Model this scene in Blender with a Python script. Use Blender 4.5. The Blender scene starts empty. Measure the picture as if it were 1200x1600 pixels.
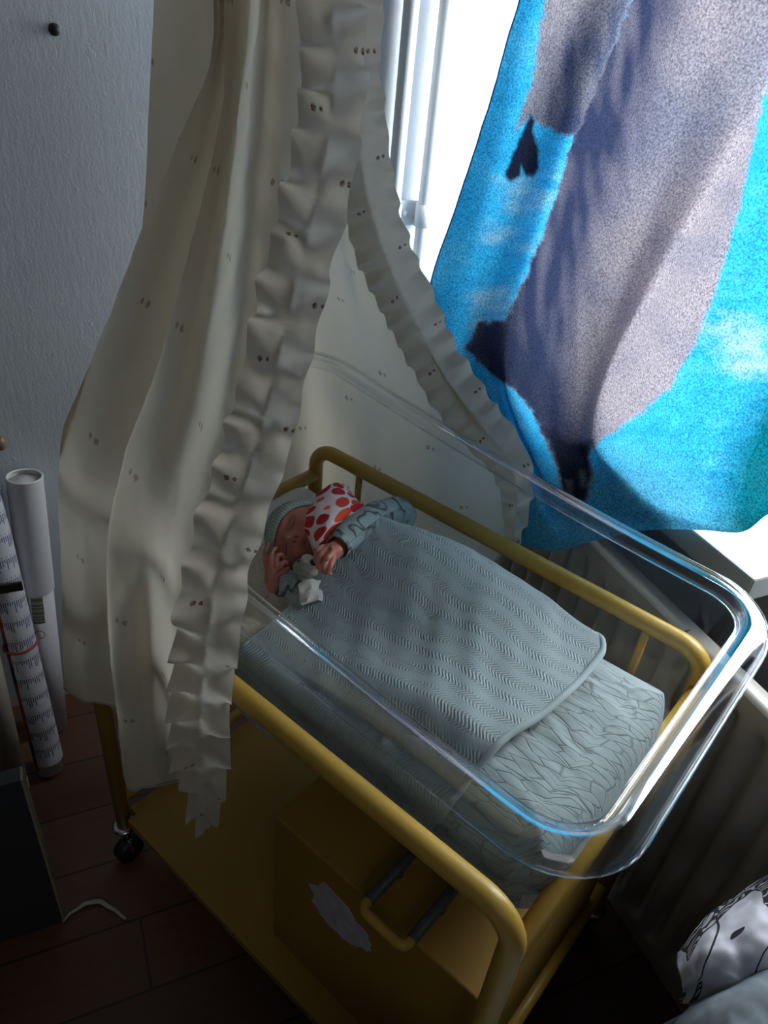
import bpy, bmesh, math, random
import numpy as np
from mathutils import Vector, Matrix, noise
R = random.Random(7)
C = bpy.context.scene.collection
# measured 3D outlines (metres, cot frame: x head->foot, y towards window, z up)
D = {
 'near': [[[-.1268,.3092,1.567],[-.1163,.2988,1.546],[-.1059,.2884,1.5249],[-.0956,.2778,1.5039],[-.0853,.2671,1.4829],[-.075,.2565,1.4619],[-.0648,.2459,1.4409],[-.0545,.2352,1.4199],[-.0442,.2246,1.3989],[-.034,.2139,1.3779],[-.0238,.2029,1.357],[-.0137,.192,1.336],[-.0036,.1811,1.3151],[.0066,.1702,1.2942],[.0164,.1587,1.2734],[.0254,.146,1.253],[.0343,.1332,1.2326],[.0433,.1205,1.2121],[.0523,.1078,1.1917],[.0608,.0938,1.1719],[.0693,.0798,1.1521],[.0777,.0658,1.1323],[.0862,.0518,1.1125],[.0947,.0369,1.0933],[.1032,.0221,1.0742],[.1117,.0072,1.055],[.0722,.0233,1.0083],[.0326,.0393,.9615],[-.0069,.0554,.9148],[-.0389,.0655,.8616],[-.0679,.0732,.8059],[-.0968,.0809,.7501],[-.1257,.0886,.6943],[-.1547,.0963,.6386],[-.1767,.1016,.58],[-.1923,.1047,.5187],[-.2078,.1077,.4574],[-.2234,.1108,.3962],[-.2389,.1139,.3349],[-.2545,.1169,.2736],[-.27,.12,.2123]],[[-.0797,.3224,1.5702],[-.0699,.3133,1.5483],[-.0601,.3041,1.5263],[-.0509,.2944,1.5042],[-.0419,.2845,1.4822],[-.0328,.2747,1.4602],[-.0238,.2648,1.4382],[-.0147,.255,1.4161],[-.0057,.2451,1.3941],[.0027,.2347,1.3722],[.0108,.2239,1.3502],[.0189,.2131,1.3283],[.027,.2023,1.3063],[.0351,.1915,1.2844],[.0413,.1782,1.2632],[.0471,.1645,1.2422],[.0529,.1507,1.2212],[.0587,.137,1.2002],[.0637,.1216,1.1803],[.0677,.1044,1.1615],[.0718,.0873,1.1427],[.0758,.0701,1.1239],[.08,.0529,1.1052],[.0849,.0356,1.0868],[.0898,.0182,1.0684],[.0947,.0009,1.05],[.0699,.0073,1.0121],[.045,.0138,.9742],[.0206,.0201,.9361],[.0065,.0221,.8926],[-.0076,.0242,.8491],[-.0217,.0262,.8056],[-.0358,.0282,.7621],[-.0491,.03,.7183],[-.0572,.03,.6733],[-.0653,.03,.6282],[-.0734,.03,.5832],[-.0815,.03,.5381],[-.0895,.03,.493],[-.0976,.03,.448],[-.1057,.03,.4029]],[[-.0445,.3508,1.5742],[-.0348,.3413,1.5512],[-.0251,.3318,1.5283],[-.0159,.322,1.5054],[-.0067,.3121,1.4824],[.0025,.3023,1.4594],[.0076,.2879,1.4381],[.0106,.2712,1.4175],[.0136,.2546,1.397],[.0166,.2379,1.3764],[.0208,.2221,1.3555],[.0252,.2063,1.3345],[.0297,.1906,1.3134],[.0341,.1749,1.2924],[.0385,.1591,1.2714],[.043,.1429,1.2508],[.0476,.1263,1.2305],[.0521,.1098,1.2101],[.0567,.0932,1.1898],[.0613,.0766,1.1695],[.0667,.0598,1.1495],[.0723,.0431,1.1296],[.0779,.0263,1.1097],[.0835,.0095,1.0898],[.0891,-.0072,1.0699],[.0947,-.024,1.05],[.0757,-.0183,1.0148],[.0568,-.0125,.9796],[.0453,-.0113,.9417],[.04,-.0137,.9018],[.0346,-.0161,.8618],[.0292,-.0186,.8218],[.0218,-.02,.7822],[.0115,-.02,.7431],[.0012,-.02,.7041],[-.0091,-.02,.665],[-.0194,-.02,.6259],[-.0297,-.02,.5869],[-.04,-.02,.5478],[-.0503,-.02,.5087],[-.0606,-.02,.4697]],[[.0368,.2764,1.572],[.0427,.2699,1.5489],[.0486,.2635,1.5258],[.0542,.2571,1.5026],[.0599,.2508,1.4795],[.0648,.2435,1.4567],[.0629,.2287,1.437],[.061,.2139,1.4174],[.0592,.1991,1.3977],[.0591,.186,1.3768],[.059,.1728,1.3559],[.0589,.1597,1.3351],[.0589,.1466,1.3142],[.0588,.1335,1.2933],[.0592,.1205,1.2723],[.0596,.1076,1.2512],[.06,.0947,1.2302],[.0605,.0819,1.2092],[.061,.0684,1.1885],[.0615,.0549,1.1678],[.0621,.0414,1.1472],[.0626,.028,1.1265],[.0631,.0145,1.1059],[.0638,.0006,1.0855],[.0645,-.0135,1.0652],[.0653,-.0276,1.045],[.0635,-.0309,1.012],[.0616,-.0345,.979],[.0595,-.0383,.9461],[.0574,-.0421,.9131],[.0544,-.0452,.8802],[.0481,-.046,.8476],[.0418,-.0467,.815],[.0355,-.0475,.7824],[.0292,-.0483,.7498],[.0229,-.0491,.7172],[.0165,-.0499,.6845],[.0101,-.0511,.652],[.0037,-.0524,.6194],[-.0027,-.0537,.5868],[-.0091,-.055,.5542]],[[.055,.2671,1.5721],[.0624,.26,1.5494],[.0698,.2529,1.5267],[.077,.246,1.5039],[.0843,.239,1.4812],[.0915,.232,1.4584],[.0945,.2206,1.4366],[.0968,.2085,1.4151],[.0991,.1963,1.3935],[.1013,.184,1.372],[.1032,.1712,1.3507],[.105,.1584,1.3295],[.1069,.1456,1.3082],[.1087,.1328,1.287],[.1106,.1199,1.2657],[.1126,.107,1.2446],[.1146,.0941,1.2234],[.1165,.0811,1.2023],[.1185,.0679,1.1813],[.1201,.0539,1.1608],[.1218,.0398,1.1404],[.1235,.0257,1.1199],[.1252,.0117,1.0995],[.1268,-.0029,1.0794],[.1285,-.018,1.0597],[.1302,-.0331,1.04],[.1258,-.0352,1.0086],[.1237,-.0388,.9772],[.1229,-.043,.9458],[.122,-.0473,.9144],[.1193,-.0503,.883],[.1136,-.0512,.8518],[.1079,-.0521,.8206],[.1022,-.053,.7894],[.0965,-.0539,.7582],[.0907,-.0548,.727],[.0835,-.055,.6961],[.0758,-.055,.6653],[.0682,-.055,.6345],[.0606,-.055,.6037],[.0529,-.055,.5729]],[[-.0004,.3255,1.5742],[.0102,.3158,1.5513],[.0208,.3061,1.5284],[.0313,.2965,1.5055],[.0419,.2868,1.4825],[.0524,.2771,1.4596],[.0629,.2675,1.4366],[.0718,.256,1.4138],[.08,.2441,1.3911],[.0883,.2321,1.3683],[.0958,.2192,1.3458],[.1022,.2049,1.3238],[.1085,.1907,1.3017],[.1149,.1764,1.2796],[.1212,.1621,1.2575],[.1275,.1477,1.2356],[.1338,.133,1.2138],[.1401,.1182,1.1921],[.1465,.1035,1.1703],[.1525,.0881,1.1489],[.1584,.0719,1.1281],[.1642,.0557,1.1073],[.17,.0395,1.0864],[.1756,.0225,1.0662],[.1808,.0041,1.0471],[.1861,-.0143,1.028],[.199,-.028,1.0017],[.1918,-.0276,.9696],[.1845,-.0271,.9375],[.1772,-.0267,.9055],[.1699,-.0263,.8734],[.1626,-.0258,.8413],[.1554,-.025,.8092],[.1482,-.0242,.7772],[.1409,-.0234,.7451],[.1337,-.0227,.713],[.1264,-.0219,.6809],[.1187,-.0215,.649],[.111,-.021,.617],[.1034,-.0205,.585],[.0957,-.02,.553]],[[.0822,.2529,1.5722],[.09,.2451,1.5497],[.0978,.2373,1.5271],[.1056,.2299,1.5045],[.1134,.2225,1.4818],[.1212,.2151,1.4592],[.129,.2077,1.4366],[.134,.1974,1.4144],[.138,.1863,1.3923],[.1421,.1751,1.3702],[.1454,.1631,1.3485],[.1486,.151,1.3268],[.1517,.1388,1.3051],[.1549,.1267,1.2834],[.1581,.1145,1.2617],[.1614,.1025,1.2399],[.1647,.0905,1.2182],[.168,.0786,1.1964],[.1714,.0666,1.1746],[.1736,.0526,1.154],[.1757,.0384,1.1334],[.1778,.0243,1.1128],[.1799,.0101,1.0922],[.1826,-.0037,1.0715],[.1854,-.0175,1.0507],[.1882,-.0312,1.03],[.1971,-.0458,.9976],[.2039,-.0564,.9632],[.2107,-.0669,.9288],[.211,-.0707,.8929],[.2086,-.0716,.8563],[.2061,-.0726,.8198],[.2037,-.0735,.7832],[.2013,-.0745,.7467],[.1985,-.0746,.7102],[.1951,-.0739,.6737],[.1918,-.0731,.6372],[.1885,-.0723,.6008],[.1852,-.0715,.5643],[.1818,-.0708,.5278],[.1785,-.07,.4913]],[[.0904,.2626,1.5733],[.1,.2547,1.5507],[.1094,.2466,1.5281],[.1177,.2375,1.5054],[.1259,.2285,1.4828],[.1341,.2194,1.4601],[.142,.2099,1.4374],[.1481,.1988,1.4149],[.1543,.1877,1.3925],[.1604,.1767,1.37],[.1663,.1653,1.3476],[.1716,.1534,1.3253],[.1768,.1415,1.303],[.1821,.1296,1.2808],[.1873,.1177,1.2585],[.1921,.1053,1.2364],[.1969,.0928,1.2143],[.2017,.0804,1.1923],[.2063,.0675,1.1704],[.2099,.0532,1.1493],[.2135,.0389,1.1281],[.2172,.0246,1.107],[.2211,.0104,1.0858],[.2254,-.0035,1.0645],[.2297,-.0175,1.0433],[.234,-.0315,1.022],[.2332,-.0372,.9882],[.237,-.0437,.9548],[.2416,-.0504,.9215],[.2444,-.0553,.8879],[.2432,-.0564,.8536],[.242,-.0574,.8194],[.2407,-.0584,.7851],[.2395,-.0595,.7508],[.2371,-.06,.7166],[.2337,-.06,.6825],[.2302,-.06,.6484],[.2267,-.06,.6143],[.2233,-.06,.5802],[.2198,-.06,.546],[.2164,-.06,.5119]],[[.0478,.3204,1.576],[.0596,.3098,1.5528],[.071,.2989,1.5296],[.0807,.2861,1.5065],[.0904,.2734,1.4834],[.1001,.2606,1.4603],[.1098,.2479,1.4372],[.1194,.235,1.4141],[.129,.222,1.3911],[.1385,.2091,1.3681],[.148,.1961,1.345],[.1571,.1824,1.3222],[.1662,.1688,1.2994],[.1753,.1552,1.2765],[.1844,.1416,1.2537],[.1938,.1281,1.2309],[.2031,.1145,1.2081],[.2125,.101,1.1853],[.2213,.0865,1.1629],[.2294,.071,1.1409],[.2375,.0555,1.119],[.2457,.04,1.097],[.2534,.0228,1.0761],[.2609,.0054,1.0554],[.2685,-.0121,1.0347],[.2761,-.0295,1.014],[.2688,-.0298,.9822],[.2639,-.0311,.95],[.2608,-.0332,.9175],[.2578,-.0352,.885],[.2554,-.0365,.8525],[.2534,-.0373,.8198],[.2514,-.0381,.7872],[.2494,-.0389,.7546],[.2475,-.0397,.722],[.246,-.0406,.6894],[.2447,-.0415,.6567],[.2435,-.0424,.6241],[.2422,-.0432,.5915],[.241,-.0441,.5588],[.2398,-.045,.5262]],[[.1224,.2764,1.5759],[.1332,.2672,1.5529],[.1435,.2576,1.5298],[.1525,.2467,1.5067],[.1614,.2358,1.4836],[.1704,.225,1.4605],[.1792,.214,1.4374],[.1878,.203,1.4142],[.1965,.192,1.391],[.2051,.181,1.3679],[.2134,.1698,1.3447],[.2217,.1586,1.3215],[.23,.1474,1.2983],[.2382,.1361,1.2751],[.2461,.1246,1.2519],[.2538,.113,1.2287],[.2616,.1014,1.2055],[.2686,.089,1.1826],[.2744,.0751,1.1601],[.2802,.0611,1.1377],[.286,.0472,1.1152],[.2914,.0324,1.0932],[.2967,.0173,1.0714],[.3021,.0022,1.0496],[.3074,-.0129,1.0278],[.3127,-.028,1.006],[.3137,-.0387,.9814],[.3196,-.047,.9566],[.3261,-.0549,.9318],[.324,-.055,.9051],[.3218,-.055,.8784],[.3196,-.055,.8516],[.3174,-.055,.8249],[.3152,-.055,.7981],[.3133,-.055,.7714],[.3121,-.055,.7445],[.311,-.055,.7177],[.3098,-.055,.6909],[.3086,-.055,.6641],[.3075,-.055,.6373],[.3063,-.055,.6105]],[[.1258,.3021,1.5781],[.1373,.2923,1.5548],[.1487,.2823,1.5314],[.1599,.2722,1.5079],[.1711,.2621,1.4844],[.1823,.2519,1.461],[.1929,.2412,1.4375],[.2026,.2297,1.414],[.2123,.2183,1.3905],[.222,.2068,1.367],[.2305,.1942,1.3436],[.2389,.1815,1.3203],[.2472,.1687,1.2969],[.2555,.156,1.2735],[.2636,.143,1.2502],[.2717,.1299,1.2269],[.2797,.1169,1.2036],[.287,.1029,1.1806],[.2934,.0879,1.158],[.2999,.073,1.1354],[.3063,.058,1.1127],[.3128,.0423,1.0906],[.3192,.0266,1.0684],[.3256,.0109,1.0463],[.332,-.0048,1.0241],[.3385,-.0205,1.002],[.3444,-.0362,.9842],[.3452,-.0409,.9599],[.3457,-.0451,.9356],[.3438,-.0459,.911],[.3419,-.0468,.8864],[.34,-.0476,.8618],[.3382,-.0484,.8372],[.3363,-.0493,.8125],[.3346,-.05,.7879],[.3345,-.05,.7632],[.3344,-.05,.7385],[.3344,-.05,.7138],[.3343,-.05,.6891],[.3342,-.05,.6644],[.3341,-.05,.6397]],[[.1587,.3146,1.5807],[.1706,.3051,1.5569],[.1831,.2962,1.5332],[.1973,.289,1.5098],[.2115,.2818,1.4864],[.2256,.2746,1.463],[.2353,.2632,1.4392],[.244,.251,1.4152],[.2527,.2388,1.3913],[.2597,.2251,1.3676],[.2664,.2112,1.3439],[.2731,.1972,1.3203],[.2797,.1831,1.2967],[.2862,.1689,1.2731],[.2926,.1546,1.2496],[.299,.1403,1.2261],[.3056,.1262,1.2025],[.3124,.1122,1.1789],[.3191,.0982,1.1553],[.3259,.0842,1.1317],[.3321,.0694,1.1084],[.3373,.0531,1.0859],[.3426,.0368,1.0635],[.3478,.0205,1.041],[.353,.0042,1.0185],[.3582,-.0122,.996],[.3745,-.03,.9955],[.381,-.0403,.9798],[.3816,-.0452,.9563],[.3791,-.046,.9323],[.3766,-.0469,.9083],[.3742,-.0477,.8842],[.3717,-.0485,.8602],[.3692,-.0494,.8362],[.367,-.05,.8121],[.3656,-.05,.788],[.3641,-.05,.7639],[.3627,-.05,.7397],[.3613,-.05,.7156],[.3599,-.05,.6915],[.3584,-.05,.6673]]],
 'ruffle_near': [[.1912,.3114,1.5819],[.1975,.3028,1.5652],[.2037,.2941,1.5484],[.212,.2873,1.5318],[.2216,.2819,1.5153],[.2313,.2764,1.4988],[.2409,.271,1.4823],[.2477,.2629,1.4655],[.2538,.2543,1.4487],[.26,.2456,1.4318],[.2661,.237,1.415],[.271,.2273,1.3983],[.2759,.2177,1.3817],[.2808,.208,1.365],[.2857,.1983,1.3484],[.2897,.1878,1.332],[.2937,.1772,1.3156],[.2978,.1667,1.2992],[.3018,.1562,1.2828],[.3063,.1461,1.2663],[.311,.1362,1.2497],[.3157,.1263,1.2331],[.3204,.1163,1.2165],[.3251,.1065,1.2],[.3299,.0966,1.1834],[.3347,.0868,1.1668],[.3391,.0764,1.1504],[.3429,.0653,1.1343],[.3467,.0542,1.1182],[.3504,.0431,1.1022],[.3537,.0311,1.0867],[.3571,.0191,1.0712],[.3604,.0071,1.0557],[.3641,-.0045,1.04],[.3686,-.0154,1.024],[.3738,-.0264,1.0085],[.3841,-.0385,.9964],[.3943,-.0505,.9844],[.3963,-.0553,.9675],[.3935,-.0558,.9479],[.3907,-.0562,.9282],[.3878,-.0567,.9085],[.3851,-.0574,.8888],[.3823,-.0582,.8692],[.3795,-.059,.8495],[.3767,-.0597,.8298],[.3747,-.0596,.8101],[.3734,-.0587,.7902],[.3721,-.0578,.7704],[.3708,-.0569,.7506],[.3695,-.056,.7308],[.3682,-.0551,.7109],[.367,-.0545,.6911],[.3657,-.0538,.6713],[.3645,-.0532,.6514],[.3633,-.0526,.6316],[.3621,-.0519,.6118],[.3608,-.0513,.5919],[.3596,-.0506,.5721],[.3584,-.05,.5523]],
 'ruffle_far': [[.1075,.4386,1.5883],[.1063,.4386,1.5723],[.105,.4386,1.5564],[.1039,.4387,1.5404],[.1036,.4396,1.5245],[.1034,.4404,1.5085],[.1032,.4413,1.4925],[.1029,.4422,1.4765],[.1039,.4441,1.4607],[.1056,.4466,1.445],[.1073,.4491,1.4293],[.109,.4517,1.4136],[.1108,.4542,1.3979],[.113,.4571,1.3823],[.1154,.4601,1.3668],[.1178,.4631,1.3513],[.1203,.4661,1.3358],[.1227,.4691,1.3202],[.1256,.4725,1.3049],[.1295,.4766,1.29],[.1335,.4807,1.275],[.1374,.4848,1.26],[.1414,.4889,1.2451],[.1453,.493,1.2301],[.1498,.4974,1.2155],[.1561,.503,1.2019],[.1624,.5087,1.1883],[.1687,.5143,1.1747],[.175,.5199,1.1611],[.1813,.5255,1.1475],[.1875,.5309,1.1338],[.1937,.536,1.12],[.1998,.5411,1.1061],[.206,.5462,1.0923],[.2122,.5513,1.0784],[.2199,.5551,1.0654],[.2319,.5553,1.0548],[.2438,.5555,1.0442],[.2558,.5557,1.0336],[.2678,.5559,1.0229],[.2803,.5561,1.0131],[.2933,.5564,1.0037],[.3062,.5566,.9943],[.3192,.5568,.9849],[.3326,.5572,.9764],[.3471,.5579,.9696],[.3616,.5585,.9628],[.376,.5591,.956],[.3905,.5598,.9492],[.4,.5607,.9375],[.4063,.5619,.9229],[.4126,.5631,.9082],[.4189,.5643,.8936],[.4236,.565,.8785],[.4254,.565,.8626],[.4273,.565,.8467],[.4292,.565,.8308],[.431,.565,.8149],[.4329,.565,.799],[.4347,.565,.7831]],
 'far': [[[.1075,.4386,1.5883],[.1051,.4386,1.5574],[.1037,.4395,1.5265],[.1032,.4411,1.4956],[.1035,.4434,1.4648],[.1068,.4483,1.4344],[.1101,.4532,1.404],[.1143,.4587,1.3738],[.119,.4646,1.3438],[.1237,.4704,1.3137],[.1309,.478,1.2847],[.1386,.486,1.2557],[.1462,.4939,1.2268],[.1571,.5039,1.1997],[.1693,.5148,1.1734],[.1815,.5257,1.1471],[.1935,.5358,1.1204],[.2054,.5457,1.0936],[.218,.555,1.0672],[.2411,.5554,1.0466],[.2643,.5559,1.026],[.2887,.5563,1.007],[.3137,.5567,.9888],[.3401,.5575,.9729],[.3681,.5588,.9597],[.3961,.56,.9465],[.4009,.5609,.9354],[.4057,.5618,.9243],[.4105,.5627,.9132],[.4152,.5636,.9021],[.42,.5645,.891],[.4235,.565,.8795],[.4249,.565,.8675],[.4263,.565,.8554],[.4277,.565,.8434],[.4291,.565,.8313],[.4305,.565,.8193],[.4319,.565,.8072],[.4333,.565,.7952],[.4347,.565,.7831]],[[.0869,.4468,1.588],[.085,.4469,1.5598],[.0839,.4477,1.5315],[.0836,.4492,1.5033],[.0839,.4513,1.4751],[.0868,.4555,1.4473],[.0897,.4597,1.4195],[.0933,.4644,1.3919],[.0973,.4694,1.3644],[.1013,.4744,1.3369],[.1075,.4809,1.3101],[.1139,.4876,1.2835],[.1204,.4943,1.2569],[.1296,.5028,1.2319],[.1398,.512,1.2075],[.1501,.5212,1.1831],[.1602,.5297,1.1584],[.1703,.5381,1.1336],[.1809,.546,1.109],[.2002,.5465,1.0894],[.2196,.5469,1.0698],[.2401,.5474,1.0515],[.261,.5479,1.0338],[.2831,.5487,1.018],[.3066,.5499,1.0046],[.33,.551,.9911],[.33,.5519,.9618],[.33,.5527,.9324],[.33,.5536,.903],[.33,.5544,.8737],[.33,.5553,.8443],[.33,.5561,.8149],[.33,.557,.7856],[.3301,.5579,.7562],[.3301,.5587,.7268],[.3301,.5596,.6975],[.3301,.5604,.6681],[.3301,.5613,.6387],[.3301,.5621,.6094],[.3301,.563,.58]],[[.0518,.4686,1.5881],[.0496,.4693,1.5612],[.048,.4704,1.5344],[.0472,.4722,1.5075],[.0468,.4743,1.4806],[.0484,.4782,1.4541],[.0501,.4821,1.4275],[.0523,.4864,1.4011],[.0549,.4909,1.3748],[.0574,.4954,1.3485],[.0617,.5011,1.3228],[.0662,.507,1.2972],[.0707,.5129,1.2717],[.0774,.5202,1.2473],[.085,.5281,1.2235],[.0926,.536,1.1997],[.1,.5433,1.1756],[.1074,.5505,1.1515],[.1152,.5574,1.1276],[.1301,.5583,1.1076],[.145,.5591,1.0876],[.1606,.5601,1.0686],[.1768,.561,1.0502],[.1938,.5621,1.0333],[.2119,.5636,1.0182],[.23,.565,1.0031],[.2302,.5659,.9686],[.2304,.5667,.9341],[.2307,.5676,.8996],[.2309,.5684,.8651],[.2311,.5693,.8306],[.2313,.5701,.7961],[.2316,.571,.7616],[.2318,.5719,.7271],[.232,.5727,.6925],[.2322,.5736,.658],[.2324,.5744,.6235],[.2327,.5753,.589],[.2329,.5761,.5545],[.2331,.577,.52]],[[.0618,.4367,1.586],[.0576,.4389,1.5606],[.0538,.4414,1.5352],[.0505,.4444,1.5098],[.0476,.4477,1.4845],[.0462,.4523,1.4593],[.0448,.4569,1.4342],[.0439,.4618,1.4092],[.0432,.4668,1.3842],[.0425,.4719,1.3592],[.0431,.4779,1.3348],[.0439,.484,1.3103],[.0446,.4901,1.2859],[.047,.4973,1.2625],[.0501,.5048,1.2394],[.0531,.5124,1.2163],[.0561,.5196,1.193],[.059,.5267,1.1696],[.0623,.5335,1.1465],[.0708,.5359,1.1262],[.0793,.5382,1.106],[.0885,.5406,1.0866],[.098,.5429,1.0675],[.1081,.5455,1.0496],[.119,.5482,1.0331],[.13,.551,1.0165],[.1304,.5519,.9811],[.1309,.5527,.9456],[.1313,.5536,.9101],[.1317,.5544,.8747],[.1322,.5553,.8392],[.1326,.5561,.8037],[.133,.557,.7683],[.1335,.5579,.7328],[.1339,.5587,.6973],[.1344,.5596,.6619],[.1348,.5604,.6264],[.1352,.5613,.5909],[.1357,.5621,.5555],[.1361,.563,.52]],[[.0137,.4595,1.5856],[.0101,.4621,1.5616],[.0069,.465,1.5377],[.0039,.4682,1.5137],[.0012,.4715,1.4897],[-.0005,.4758,1.4659],[-.0022,.48,1.4421],[-.0036,.4844,1.4184],[-.0048,.489,1.3947],[-.006,.4935,1.371],[-.0064,.4987,1.3476],[-.0067,.5039,1.3243],[-.0069,.5092,1.301],[-.0061,.5151,1.2783],[-.0048,.5213,1.2558],[-.0036,.5276,1.2334],[-.0024,.5335,1.2108],[-.0012,.5394,1.1882],[.0002,.5451,1.1657],[.0051,.5479,1.1452],[.0101,.5506,1.1247],[.0154,.5534,1.1046],[.0209,.5561,1.0849],[.0269,.559,1.0659],[.0335,.562,1.0478],[.04,.565,1.0298],[.0406,.5659,.9934],[.0413,.5667,.957],[.0419,.5676,.9205],[.0425,.5684,.8841],[.0431,.5693,.8477],[.0438,.5701,.8113],[.0444,.571,.7749],[.045,.5719,.7385],[.0457,.5727,.7021],[.0463,.5736,.6657],[.0469,.5744,.6292],[.0475,.5753,.5928],[.0482,.5761,.5564],[.0488,.577,.52]],[[.0177,.4207,1.5827],[.0111,.4241,1.5599],[.0047,.4277,1.5371],[-.0014,.4315,1.5143],[-.0073,.4355,1.4916],[-.0125,.4401,1.4689],[-.0176,.4447,1.4462],[-.0226,.4495,1.4236],[-.0274,.4544,1.4011],[-.0322,.4592,1.3785],[-.0364,.4645,1.3562],[-.0405,.4699,1.3339],[-.0446,.4753,1.3116],[-.0478,.4812,1.2897],[-.0508,.4873,1.2681],[-.0537,.4934,1.2465],[-.0567,.4994,1.2247],[-.0597,.5052,1.203],[-.0626,.511,1.1813],[-.0628,.5145,1.1611],[-.063,.518,1.1409],[-.0629,.5215,1.1211],[-.0626,.525,1.1015],[-.062,.5286,1.0824],[-.061,.5323,1.0641],[-.06,.536,1.0457],[-.0592,.5369,1.0082],[-.0583,.5377,.9706],[-.0575,.5386,.9331],[-.0566,.5394,.8955],[-.0558,.5403,.858],[-.0549,.5411,.8204],[-.0541,.542,.7829],[-.0533,.5429,.7453],[-.0524,.5437,.7078],[-.0516,.5446,.6702],[-.0507,.5454,.6327],[-.0499,.5463,.5951],[-.049,.5471,.5576],[-.0482,.548,.52]],[[-.0433,.4434,1.5817],[-.0486,.4421,1.5591],[-.0538,.4409,1.5366],[-.0586,.44,1.514],[-.0633,.4392,1.4915],[-.0672,.4391,1.4691],[-.0712,.439,1.4467],[-.0749,.439,1.4243],[-.0784,.4391,1.402],[-.082,.4392,1.3797],[-.085,.4398,1.3576],[-.0878,.4404,1.3355],[-.0907,.441,1.3135],[-.0927,.4422,1.2919],[-.0944,.4436,1.2705],[-.0961,.4449,1.2491],[-.0979,.4461,1.2276],[-.0996,.4472,1.2061],[-.1012,.4482,1.1846],[-.1002,.447,1.1647],[-.0992,.4457,1.1447],[-.0978,.4445,1.1251],[-.0963,.4432,1.1058],[-.0945,.4421,1.087],[-.0922,.441,1.0689],[-.09,.44,1.0507],[-.0891,.4407,1.0128],[-.0882,.4414,.9749],[-.0873,.4421,.937],[-.0864,.4429,.8991],[-.0855,.4436,.8612],[-.0846,.4443,.8233],[-.0836,.445,.7854],[-.0827,.4457,.7475],[-.0818,.4464,.7096],[-.0809,.4471,.6716],[-.08,.4479,.6337],[-.0791,.4486,.5958],[-.0782,.4493,.5579],[-.0773,.45,.52]],[[-.0717,.4115,1.5778],[-.0761,.4075,1.5554],[-.0803,.4036,1.5331],[-.0842,.3999,1.5107],[-.088,.3964,1.4884],[-.091,.3936,1.4662],[-.094,.3907,1.4439],[-.0967,.388,1.4218],[-.0994,.3854,1.3996],[-.102,.3828,1.3775],[-.104,.3806,1.3556],[-.1059,.3786,1.3337],[-.1078,.3765,1.3118],[-.1089,.3749,1.2905],[-.1097,.3735,1.2692],[-.1105,.3722,1.248],[-.1113,.3706,1.2267],[-.1121,.369,1.2054],[-.1128,.3673,1.1842],[-.1108,.3633,1.1644],[-.1089,.3593,1.1446],[-.1066,.3554,1.1252],[-.1041,.3514,1.1061],[-.1014,.3475,1.0874],[-.0982,.3438,1.0695],[-.095,.34,1.0516],[-.0941,.3397,1.0136],[-.0932,.3394,.9757],[-.0922,.3391,.9377],[-.0913,.3389,.8997],[-.0904,.3386,.8617],[-.0895,.3383,.8238],[-.0886,.338,.7858],[-.0877,.3377,.7478],[-.0867,.3374,.7099],[-.0858,.3371,.6719],[-.0849,.3369,.6339],[-.084,.3366,.5959],[-.0831,.3363,.558],[-.0822,.336,.52]],[[-.0908,.3889,1.5751],[-.0945,.3829,1.5528],[-.0979,.3771,1.5306],[-.101,.3716,1.5083],[-.104,.3662,1.4861],[-.1063,.3614,1.464],[-.1085,.3567,1.4419],[-.1105,.3521,1.4198],[-.1124,.3476,1.3978],[-.1142,.3431,1.3757],[-.1155,.339,1.354],[-.1166,.335,1.3322],[-.1178,.3311,1.3104],[-.1181,.3276,1.2892],[-.1181,.3244,1.2681],[-.1181,.3211,1.247],[-.1182,.3177,1.2258],[-.1182,.3142,1.2045],[-.1181,.3105,1.1834],[-.1154,.3047,1.1637],[-.1127,.2988,1.1441],[-.1096,.2929,1.1248],[-.1064,.2871,1.1057],[-.1029,.2813,1.0872],[-.0989,.2757,1.0694],[-.095,.27,1.0516],[-.0941,.2707,1.0136],[-.0932,.2714,.9757],[-.0922,.2721,.9377],[-.0913,.2729,.8997],[-.0904,.2736,.8617],[-.0895,.2743,.8238],[-.0886,.275,.7858],[-.0877,.2757,.7478],[-.0867,.2764,.7099],[-.0858,.2771,.6719],[-.0849,.2779,.6339],[-.084,.2786,.5959],[-.0831,.2793,.558],[-.0822,.28,.52]]],
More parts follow.
